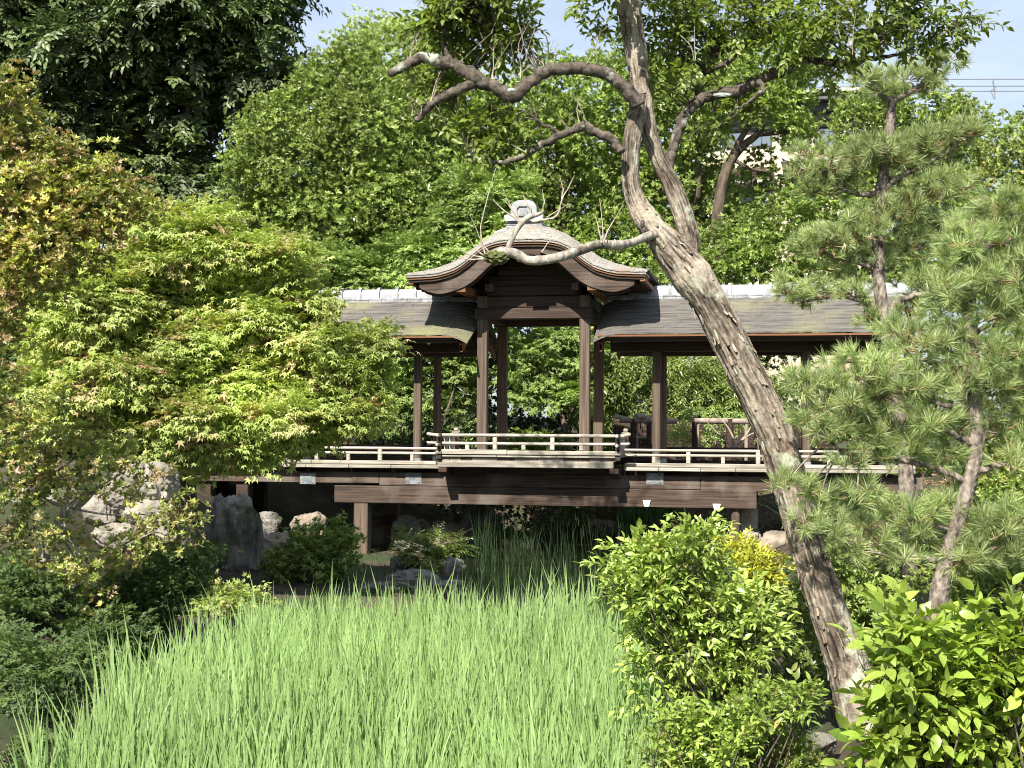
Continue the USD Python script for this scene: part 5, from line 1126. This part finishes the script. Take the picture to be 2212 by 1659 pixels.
def limb_px(pts, name='limb', mat=None, sides=12, seed=0, deep=.16, f=1.0, n=8, knots=0.0, slim=.84):
    q = smooth_path([[*at(p[0], p[1], p[3] if len(p) > 3 else PD), p[2] * slim / FPX * PD / 2] for p in pts], n)
    if knots:
        r = np.random.default_rng(seed); q[:, :3] += r.normal(0, knots, (len(q), 3)); q[:, 3] *= r.uniform(.97, 1.03, len(q))
        q = smooth_path(q, 3)
    fn = barked(seed, deep, f); path = lt.part(name, tube(q[:, :3], q[:, 3], sides, ringfn=fn), mat or M['bark'], smooth=True)
    if mat is M['bark']:
        a = np.linspace(0, 2 * np.pi, sides, endpoint=False); u = np.arange(len(q))[:, None] / (len(q) - 1)
        h = (fn(u, a[None]) - 1) / deep; h = np.concatenate([h.ravel(), [0, 0]])
        UsdGeom.PrimvarsAPI(stage.GetPrimAtPath(path)).CreatePrimvar('furrow', Sdf.ValueTypeNames.FloatArray, 'vertex').Set(Vt.FloatArray.FromNumpy(h.astype(np.float32)))
    return q
trunk_q = limb_px([(1925, 1680, 190, 9.85), (1890, 1610, 150, 9.9), (1850, 1500, 118, 9.95), (1826, 1420, 104, 10), (1790, 1320, 92, 10), (1760, 1230, 86, 10.02), (1735, 1150, 84, 10.05), (1715, 1070, 86, 10.05), (1693, 1000, 92, 10.08), (1668, 930, 92, 10.1), (1632, 850, 92, 10.1), (1598, 780, 90, 10.1), (1565, 715, 90, 10.1), (1530, 650, 88, 10.12), (1490, 590, 92, 10.12), (1445, 535, 84, 10.15), (1403, 485, 62, 10.15), (1372, 430, 48, 10.15), (1362, 370, 45, 10.15), (1365, 300, 45, 10.15), (1376, 240, 44, 10.15), (1378, 205, 40, 10.15)],
                  'trunk', M['bark'], 110, 3, .22, 2.2, 26)
limb_px([(1475, 590, 60, 10.25), (1490, 530, 56, 10.3), (1480, 480, 52, 10.3), (1455, 410, 48, 10.3), (1425, 350, 42, 10.3), (1404, 290, 42, 10.3), (1390, 220, 46, 10.3), (1378, 140, 52, 10.3), (1366, 60, 56, 10.3), (1352, -30, 58, 10.3), (1345, -160, 54, 10.3), (1360, -330, 46, 10.3)], 'limb', M['bark'], 64, 5, .22, 1.6, 18)
B_ = []
B_.append(limb_px([(1378, 225, 36), (1350, 190, 34), (1318, 165, 32), (1272, 150, 33), (1225, 148, 31), (1180, 152, 32), (1145, 178, 30), (1108, 205, 38), (1078, 195, 32), (1030, 170, 34), (985, 145, 30), (950, 132, 32), (912, 125, 26), (880, 140, 24), (842, 158, 20)], 'limb', M['bark_dark'], 16, 6, .10, .7, 6, .005))
B_.append(limb_px([(1040, 175, 26), (1010, 185, 26), (975, 200, 22), (945, 218, 20), (915, 240, 22), (900, 262, 14)], 'limb', M['bark_dark'], 12, 7, .10, .7, 5, .005))
B_.append(limb_px([(985, 145, 20), (965, 118, 14), (955, 95, 8), (962, 60, 5), (990, 20, 3)], 'limb', M['bark_dark'], 8, 8, .10, .7, 4, .005))
B_.append(limb_px([(1440, 380, 26, 10.35), (1455, 320, 26, 10.4), (1470, 270, 28, 10.45), (1495, 230, 30, 10.5), (1535, 205, 30, 10.5), (1590, 196, 32, 10.5), (1630, 178, 28, 10.5), (1665, 160, 28, 10.5), (1710, 150, 24, 10.5), (1745, 130, 20, 10.5), (1790, 135, 18, 10.5), (1830, 142, 18, 10.45), (1870, 128, 14, 10.4), (1930, 120, 9, 10.4), (1990, 95, 6, 10.4), (2050, 60, 4, 10.4)], 'limb', M['bark_dark'], 14, 9, .10, .7, 5, .005))
B_.append(limb_px([(1500, 228, 18, 10.5), (1512, 185, 18, 10.55), (1530, 140, 18, 10.6), (1560, 110, 18, 10.6), (1610, 95, 14, 10.6), (1660, 70, 10, 10.6), (1700, 40, 7, 10.6), (1720, -30, 5, 10.6)], 'limb', M['bark_dark'], 10, 10, .10, .7, 4, .005))
B_.append(limb_px([(1525, 155, 16, 10.55), (1560, 140, 14, 10.5), (1600, 110, 10, 10.4), (1640, 40, 7, 10.4), (1660, -60, 5, 10.4)], 'limb', M['bark_dark'], 8, 11, .10, .7, 4, .005))
B_.append(limb_px([(1750, 128, 13, 10.5), (1770, 95, 10, 10.4), (1800, 60, 8, 10.3), (1830, 10, 6, 10.2), (1850, -60, 5, 10.2)], 'limb', M['bark_dark'], 8, 12, .10, .7, 4, .005))
B_.append(limb_px([(1830, 142, 10, 10.45), (1880, 110, 9, 10.3), (1930, 70, 7, 10.3), (1980, 30, 5, 10.3), (2020, -20, 4, 10.3)], 'limb', M['bark_dark'], 8, 13, .10, .7, 4, .005))
B_.append(limb_px([(1640, 175, 16, 10.4), (1650, 195, 14, 10.3), (1625, 215, 9, 10.3), (1600, 232, 5, 10.3)], 'limb', M['bark_dark'], 8, 14, .10, .7, 4, .005))
B_.append(limb_px([(1345, 330, 22), (1318, 300, 24), (1285, 285, 22), (1262, 272, 26), (1240, 282, 20), (1205, 295, 20), (1170, 312, 18), (1140, 330, 15), (1108, 345, 15), (1080, 352, 12), (1045, 345, 7), (1010, 335, 4)], 'limb', M['bark_dark'], 12, 15, .10, .7, 4, .005))
B_.append(limb_px([(1215, 292, 12), (1190, 275, 9), (1165, 262, 6), (1150, 235, 4)], 'limb', M['bark_dark'], 7, 16, .10, .7, 4, .005))
DB = limb_px([(1425, 503, 26, 10.1), (1395, 512, 22, 10.0), (1365, 524, 20, 9.85), (1330, 530, 25, 9.7), (1295, 528, 22, 9.6), (1255, 540, 24, 9.6), (1210, 555, 24, 9.5), (1170, 562, 22, 9.5), (1140, 562, 22, 9.5), (1112, 548, 24, 9.5), (1080, 545, 26, 9.5), (1052, 558, 14, 9.5)], 'limb', M['bark_pale'], 24, 17, .09, .8, 10, 0)
limb_px([(1092, 548, 16, 9.5), (1108, 512, 13, 9.5), (1122, 488, 14, 9.5), (1140, 470, 14, 9.5), (1165, 462, 9, 9.5), (1175, 455, 5, 9.5)], 'limb', M['bark_pale'], 14, 18, .09, .8, 6, 0)
limb_px([(1148, 478, 8, 9.5), (1185, 474, 6, 9.5), (1205, 462, 5, 9.5), (1212, 440, 4, 9.5), (1216, 408, 2.5, 9.5), (1210, 385, 1.5, 9.5)], 'twig', M['twig'], 6, 19, .2, 1, 4, .002)
for k, P in enumerate([[(1214, 430, 3), (1228, 405, 2), (1242, 378, 1)], [(1125, 478, 4), (1108, 455, 2.5), (1090, 432, 1.2)], [(1128, 480, 4), (1085, 452, 2.5), (1065, 430, 1.2)], [(1122, 485, 3), (1100, 440, 2), (1085, 405, 1)], [(1145, 468, 3), (1138, 440, 2), (1128, 415, 1)], [(1172, 458, 3), (1175, 435, 2), (1172, 410, 1)], [(1050, 555, 4), (1030, 540, 2.5), (1012, 512, 1.2)], [(1048, 552, 4), (1038, 500, 2.5), (1050, 440, 2), (1072, 360, 1)],
                       [(1045, 558, 4), (1010, 548, 2.5), (985, 530, 1.2)], [(1045, 560, 4), (1005, 560, 2.5), (985, 552, 1)], [(1060, 550, 3), (1040, 520, 2), (1018, 470, 1)], [(1300, 525, 4), (1292, 490, 2.5), (1284, 460, 1)], [(1302, 525, 4), (1318, 490, 2.5), (1345, 445, 1)], [(1304, 528, 3), (1300, 470, 2), (1296, 430, 1)], [(1180, 470, 3), (1205, 455, 2), (1230, 440, 1)], [(1170, 545, 3), (1180, 530, 2), (1190, 518, 1)]]):
    limb_px([(x, y, w * 1.25, 9.5) for x, y, w in P], 'twig', M['twig'], 5, 30 + k, .1, 1, 4, .0015)
m0 = trimesh.creation.icosphere(3, 1.0)
# unseen high crown above the picture, placed to shade the pond and bulrushes
rgc = np.random.default_rng(404); UNSEEN_C = np.stack([rgc.uniform(-3.6, .6, 30), rgc.uniform(10.5, 19.0, 30), np.zeros(30)], -1); UNSEEN_C[:, 2] = 3.9 + .306 * UNSEEN_C[:, 1] + rgc.uniform(.2, 1.3, 30); UNSEEN_R = rgc.uniform(.7, 1.05, 30)
hp, hn, hk = crown_points(UNSEEN_C, UNSEEN_R, 26, rgc, .8, .3, .5)
lt.instancer('crown', make_sprays('loose', leaf_mid(.075, .036), .075, 22, 5, 44), M['l_plum'], hp, frames(unit(hn + [0, 0, -.1] + rgc.normal(0, .4, hn.shape)), np.array([0, 0, 1.0]) + hn * .2), rgc.uniform(.8, 1.3, len(hp)), rgc.integers(0, 5, len(hp)))
_t = np.array([at(1360, -330, 10.3), [.3, 11.2, 8.3], [-.5, 12.8, 9.0], [-1.3, 14.6, 9.3], [-2.0, 17, 9.7]]); lt.part('limb', tube(smooth_path(_t, 6), np.linspace(.075, .03, 25), 10), M['bark_dark'], smooth=True)  # unseen limb that carries the shading crown
for k in range(0, 30, 3):
    j = rgc.integers(1, 4); lt.part('branch', tube(smooth_path(np.array([_t[j], (_t[j] + UNSEEN_C[k]) / 2 + rgc.normal(0, .15, 3), UNSEEN_C[k]]), 4), np.linspace(.03, .01, 9), 6), M['bark_dark'], smooth=True)
kh = trimesh.creation.icosphere(3, 1.0); kh.vertices = kh.vertices * [.016, .014, .03]; lt.part('knot_hole', (kh.vertices + at(1388, 484, 10.02), kh.faces), M['iron'], smooth=True)
lich = noise_mat('grey_lichen', (.17, .2, .19), (.36, .41, .38), (40, 40, 40), 5, .95, .6, .006)
for k, (x, y, d_, w_, h_) in enumerate(((1482, 545, 10.19, 34, 22), (1560, 205, 10.37, 40, 9), (1105, 195, 9.82, 18, 9))):
    v = m0.vertices * (1 + .7 * (meshkit.fbm(m0.vertices * 2.6 + k, 4, k) - .5))[:, None] * np.array([w_, 7, h_]) / FPX * d_ / 2 if k or True else None
    lt.part('lichen_patch', (v + at(x, y, d_ + .01), m0.faces), lich, smooth=True)
# moss and bark stubs on the dead limb, bark flakes on the trunk
rg = np.random.default_rng(91)
mossm = noise_mat('branch_moss', (.03, .04, .012), (.13, .14, .05), (40, 40, 40), 6, .95, .8, .01)
m = trimesh.creation.icosphere(4, 1.0); v = m.vertices * (1 + .9 * (meshkit.fbm(m.vertices * 3.1, 5, 5) - .5))[:, None] * np.array([.085, .06, .05]); lt.part('moss_tuft', (v + at(1072, 556, 9.5), m.faces), mossm, smooth=True)
tq, tr_ = trunk_q[:, :3], trunk_q[:, 3]
for k in range(240):
    i = int(rg.uniform(.12, .80) * len(tq)); T_ = unit(tq[min(i + 3, len(tq) - 1)] - tq[i - 3]); a = rg.uniform(0, 6.283)
    u = unit(np.cross(T_, [0, 1.0, 0.2])); w = np.cross(T_, u); nrm = unit(u * math.cos(a) + w * math.sin(a))
    if nrm[1] > .35: continue
    side = np.cross(T_, nrm); ln = rg.uniform(.03, .11); wd = rg.uniform(.010, .028); lift = rg.uniform(.004, .022); p = tq[i] + nrm * tr_[i] * rg.uniform(.98, 1.04)
    g = np.array([[p + T_ * ln * (s - .5) + side * wd * (t - .5) * (1 - .4 * abs(s - .5)) + nrm * (.002 + lift * (1 - s) ** 1.6 + .2 * wd * (1 - (2 * t - 1) ** 2)) + rg.normal(0, .0012, 3) for t in np.linspace(0, 1, 3)] for s in np.linspace(0, 1, 4)])
    lt.part('bark_flake', slab(g, nrm * .003), M['bark_flake'] if rg.random() < .75 else M['bark_pale'], smooth=False)
def lobes2(spec, d, rg, dj=.7, back=False):
    return lobes_at(spec, d, rg, dj, 1.0, back)
PL = leaf_big(.064, .031, .25, .28)
spec = [(960, 40, 45, 10.2), (1010, 30, 50, 10.2), (1060, 30, 45, 10.3), (1000, 75, 40, 10.2), (1050, 80, 40, 10.3), (1100, 80, 30, 10.2), (1120, 40, 22, 10.2), (935, 80, 26, 10.2), (1080, 120, 20, 10.3), (975, 195, 22, 10.25), (930, 190, 22, 10.2), (895, 215, 14, 10.2), (960, 265, 14), (1060, 290, 36, 10.2), (1010, 290, 24, 10.1), (1090, 320, 22, 10.2), (1035, 325, 18), (1110, 270, 14), (1000, -10, 50), (1080, -30, 50), (950, -40, 50), (1060, 270, 40, 10.25), (1100, 300, 34, 10.2), (1000, 270, 30, 10.25), (1030, 310, 30, 10.15), (960, 190, 30, 10.25), (905, 190, 22, 10.2), (985, 170, 26, 10.3), (940, 235, 20, 10.2), (1080, 240, 26, 10.3), (1110, 60, 30, 10.2), (1130, 100, 22, 10.2), (1075, 100, 34, 10.3), (930, 60, 30, 10.2), (1170, 250, 16, 10.2), (880, 170, 14, 10.2)]
C1, R1 = lobes2(spec, 10, rg)
spec = [(1295, 15, 36, 10.4), (1275, 45, 22, 10.4), (1320, 50, 24, 10.5), (1335, 95, 16, 10.4), (1420, 30, 50, 10.5), (1480, 40, 60, 10.6), (1440, 100, 50, 10.6), (1500, 100, 50, 10.4), (1550, 40, 60, 10.5), (1610, 30, 60, 10.4), (1590, 90, 45, 10.5), (1670, 60, 55, 10.6), (1720, 30, 60, 10.4), (1690, 110, 36, 10.3), (1740, 95, 40, 10.5), (1790, 40, 60, 10.3), (1800, 100, 40, 10.4), (1860, 60, 55, 10.2), (1850, 120, 28, 10.4), (1920, 40, 55, 10.3), (1920, 95, 36, 10.3), (1980, 40, 52, 10.2), (1990, 90, 34, 10.4), (2040, 50, 42, 10.3), (2080, 30, 36, 10.4), (2100, 60, 18, 10.4), (2060, 85, 24), (1810, 170, 16), (1780, 175, 14), (1410, 170, 34, 10.6), (1440, 200, 26, 10.6), (1560, 250, 34, 10.5), (1600, 240, 36, 10.5), (1640, 230, 30, 10.5), (1540, 280, 24), (1480, 165, 26), (1570, 180, 22), (1380, 100, 26, 10.6), (1260, 20, 16), (2000, 120, 20),
        (1480, -60, 90, 10.6), (1640, -70, 100, 10.5), (1800, -70, 100, 10.4), (1950, -60, 90, 10.3), (1350, -80, 90, 10.3), (1550, -190, 110, 10.8), (1750, -190, 110, 10.6), (1400, -230, 100, 10.2), (1900, -170, 90)]  # lobes out of view above the frame, placed to shade what lies below
C2, R2 = lobes2(spec, 10.4, rg)
_a = shoots(C1, R1, 1900, rg, .064, 9, flat=.9, droop=.25, upw=.2, inner=.1, jit=.6, trim=.3); _b = shoots(C2, R2, 1000, rg, .064, 9, flat=.9, droop=.25, upw=.2, inner=.1, jit=.55, trim=.5)
LP, LR, LS, P0 = (np.concatenate([_a[i], _b[i]]) for i in (0, 1, 2, 4)); st = _a[3] + _b[3]
leafy(lt, PL, LP, LR, LS, M['l_plum'])
BP = np.vstack([b[:, :3] for b in B_] + [trunk_q[-60:, :3]]); tw = [stems_mesh(st, .0028, 1, 3)]
for i, p in enumerate(P0):
    if i % 3 == 0:
        k = np.argmin(((BP - p) ** 2).sum(1)); b0 = BP[k]
        if np.linalg.norm(b0 - p) < .55: m = (b0 + p) / 2 + rg.normal(0, .04, 3); q = smooth_path(np.array([b0, m, p]), 3); tw.append(tube(q, np.linspace(.006, .0025, len(q)), 4, cap=False))
lt.part('twigs', cat(tw), M['bark_dark'], kind='stuff', smooth=True)
bt = []
for (x, y) in ((1135, 130), (1110, 165), (1060, 180), (1240, 148), (1180, 150), (1290, 150), (1265, 275), (1230, 285), (1120, 150), (990, 150), (940, 225), (905, 250), (870, 150), (1840, 120), (1800, 90), (1870, 60), (1500, 130), (1840, 30)):
    for j in range(2):
        p = at(x + rg.normal(0, 10), y + rg.normal(0, 4), 9.98); dd = unit([rg.normal(0, .5), rg.normal(0, .4), 1.0]); l = rg.uniform(.1, .34); q1 = p + dd * l * .5 + rg.normal(0, .012, 3); q2 = p + dd * l + rg.normal(0, .03, 3)
        bt.append(tube(smooth_path(np.array([p, q1, q2]), 3), np.linspace(.0042, .0014, 7), 4, cap=False))
        for jj in range(3): s = q1 + (q2 - q1) * rg.random(); bt.append(tube(np.array([s, s + unit(dd + rg.normal(0, .8, 3)) * l * .3]), [.002, .001], 3, cap=False))
lt.part('bare_twigs', cat(bt), M['twig'], kind='stuff', smooth=True)

# lime shrub in the middle right, its golden top, white blossom behind, low shrubs in front
def shrub(name, label, spec, d, leaf, L, n, per, mat, seed, stemmat=None, base=None, named=300, catg='shrub', **k):
    rg = np.random.default_rng(seed); C, R = lobes_at(spec, d, rg, .8, 1.0, k.pop('back', True))
    b = C.mean(0) if base is None else np.array(base, float)
    if base is None: b = np.array([b[0], b[1], float(ground_z(b[0], b[1]))])
    th = Thing(name, label, catg, b)
    LP, LR, LS, st, P0 = shoots(C, R, per, rg, L, n, **k)
    leafy(th, leaf, LP, LR, LS, mat, named)
    tw = [stems_mesh(st, .0022 * d / 8, 1, 3)]
    for c, r in zip(C, R):
        q = smooth_path(np.array([b + rg.normal(0, .06, 3) * [1, 1, 0], (b + c) / 2 + rg.normal(0, .10, 3) * [1, 1, .3], c]), 5); th.part('stem', tube(q, np.linspace(.009, .003, len(q)), 6), stemmat or M['bark_dark'], smooth=True)
    th.part('twigs', cat(tw), stemmat or M['bark_dark'], kind='stuff', smooth=True)
    counts[name] = counts.get(name, 0) + len(LP); return th
shrub('lime_leaved_shrub', 'lime green broad-leaved shrub left of the leaning trunk and above the reeds',
      [(1345, 1265, 34), (1395, 1240, 44), (1440, 1200, 36), (1500, 1190, 36), (1515, 1160, 16), (1375, 1190, 22), (1420, 1260, 44), (1480, 1240, 44), (1530, 1270, 40), (1400, 1300, 40), (1460, 1310, 46), (1530, 1320, 46), (1590, 1320, 40), (1640, 1330, 36), (1430, 1360, 44), (1500, 1380, 50), (1570, 1370, 50), (1630, 1380, 40), (1390, 1370, 26), (1460, 1440, 50), (1540, 1450, 50), (1600, 1430, 44), (1420, 1430, 30), (1380, 1340, 20), (1500, 1520, 46), (1420, 1510, 36), (1580, 1510, 44), (1610, 1480, 36)],
      8.9, leaf_big(.062, .027, .22, .32), .062, 9, 1300, M['l_shrub'], 81, base=(1.75, 9.1, .3), flat=.9, upw=.45, droop=0, jit=.4)
shrub('golden_shrub', 'small golden yellow shrub in front of the pier boulder',
      [(1600, 1215, 34), (1570, 1235, 32), (1630, 1230, 32), (1600, 1250, 38), (1560, 1205, 20), (1640, 1255, 24)], 9.9, leaf_mid(.045, .019), .040, 11, 3600, M['l_gold'], 82, base=(1.8, 10.7, .5), named=0, upw=.45, droop=0)
spec = [(1490, 1205, 13), (1510, 1190, 12), (1475, 1240, 12), (1500, 1225, 11), (1530, 1200, 8), (1520, 1175, 8)]
addtree('white_blossom_shrub', 'white blossoms showing through the lime green shrub', 'shrub', spec, 11.2, 'rosette', leaf_small(.045, .036), .045, 22, M['l_white'], 900, 83, base=(1.55, 11.3, .3), trunk=0, back=False, part='blossom')
shrub('low_shrub', 'low yellow green shrub at the bottom edge between reeds and trunk',
      [(1450, 1600, 40), (1500, 1580, 42), (1550, 1560, 40), (1600, 1575, 40), (1640, 1590, 36), (1500, 1640, 48), (1560, 1640, 50), (1440, 1650, 36), (1480, 1700, 50), (1570, 1700, 50), (1720, 1500, 24), (1745, 1530, 24), (1700, 1540, 22)],
      7.9, leaf_big(.058, .024, .22, .3), .058, 8, 1250, M['l_shrub'], 84, base=(1.15, 8.0, .1), flat=.85, upw=.5, droop=0)
spec = [(1620, 1600, 36), (1660, 1610, 40), (1700, 1625, 36), (1640, 1650, 44), (1700, 1660, 40), (1590, 1630, 30), (1740, 1650, 30), (1660, 1700, 40)]
addtree('needle_shrub', 'fine-leaved yellow green ground shrub at the bottom edge below the leaning trunk', 'shrub', spec, 8.1, 'rosette', leaf_small(.026, .006), .026, 40, M['l_shrub'], 1500, 85, base=(1.6, 8.2, .2), trunk=0, upw=.4, droop=0)
shrub('large_leaved_shrub', 'big bright green large-leaved shrub in the lower right corner',
      [(1949, 1356, 25), (2004, 1366, 25), (2094, 1376, 34), (2154, 1396, 34), (2214, 1366, 39), (2256, 1346, 34), (1974, 1426, 34), (1924, 1456, 25), (2034, 1446, 39), (2104, 1456, 42), (2184, 1456, 45), (2254, 1446, 42), (1944, 1506, 34), (2004, 1516, 42), (2084, 1536, 45), (2164, 1536, 47), (2244, 1536, 47), (1924, 1556, 30), (1994, 1596, 42), (2074, 1616, 47), (2154, 1626, 51), (2244, 1626, 51), (1904, 1616, 28), (1944, 1656, 39), (2024, 1686, 47), (2114, 1706, 51), (2214, 1706, 51), (1894, 1696, 30), (1944, 1746, 42), (2044, 1776, 51), (2164, 1776, 51), (2274, 1756, 51)],
      6.6, leaf_big(.095, .052, .2, .26), .092, 6, 900, M['l_lime'], 86, base=(2.35, 6.8, .5), flat=.9, upw=.35, droop=0, jit=.45)
# grassy and leafy ground cover on the banks
n = 9000; rg = np.random.default_rng(55)
xx = np.concatenate([rg.uniform(-9, -2, n // 2), rg.uniform(1.2, 9, n // 2)]); yy = rg.uniform(6, 30, n); zz = ground_z(xx, yy); k = (zz > .03) & (meshkit.noise(np.stack([xx, yy, 0 * xx], -1) * .7, 8) > .42)
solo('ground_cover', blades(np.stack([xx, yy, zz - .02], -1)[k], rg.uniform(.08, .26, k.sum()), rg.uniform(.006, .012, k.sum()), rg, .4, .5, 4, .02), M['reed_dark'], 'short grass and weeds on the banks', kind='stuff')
print('instances', counts)
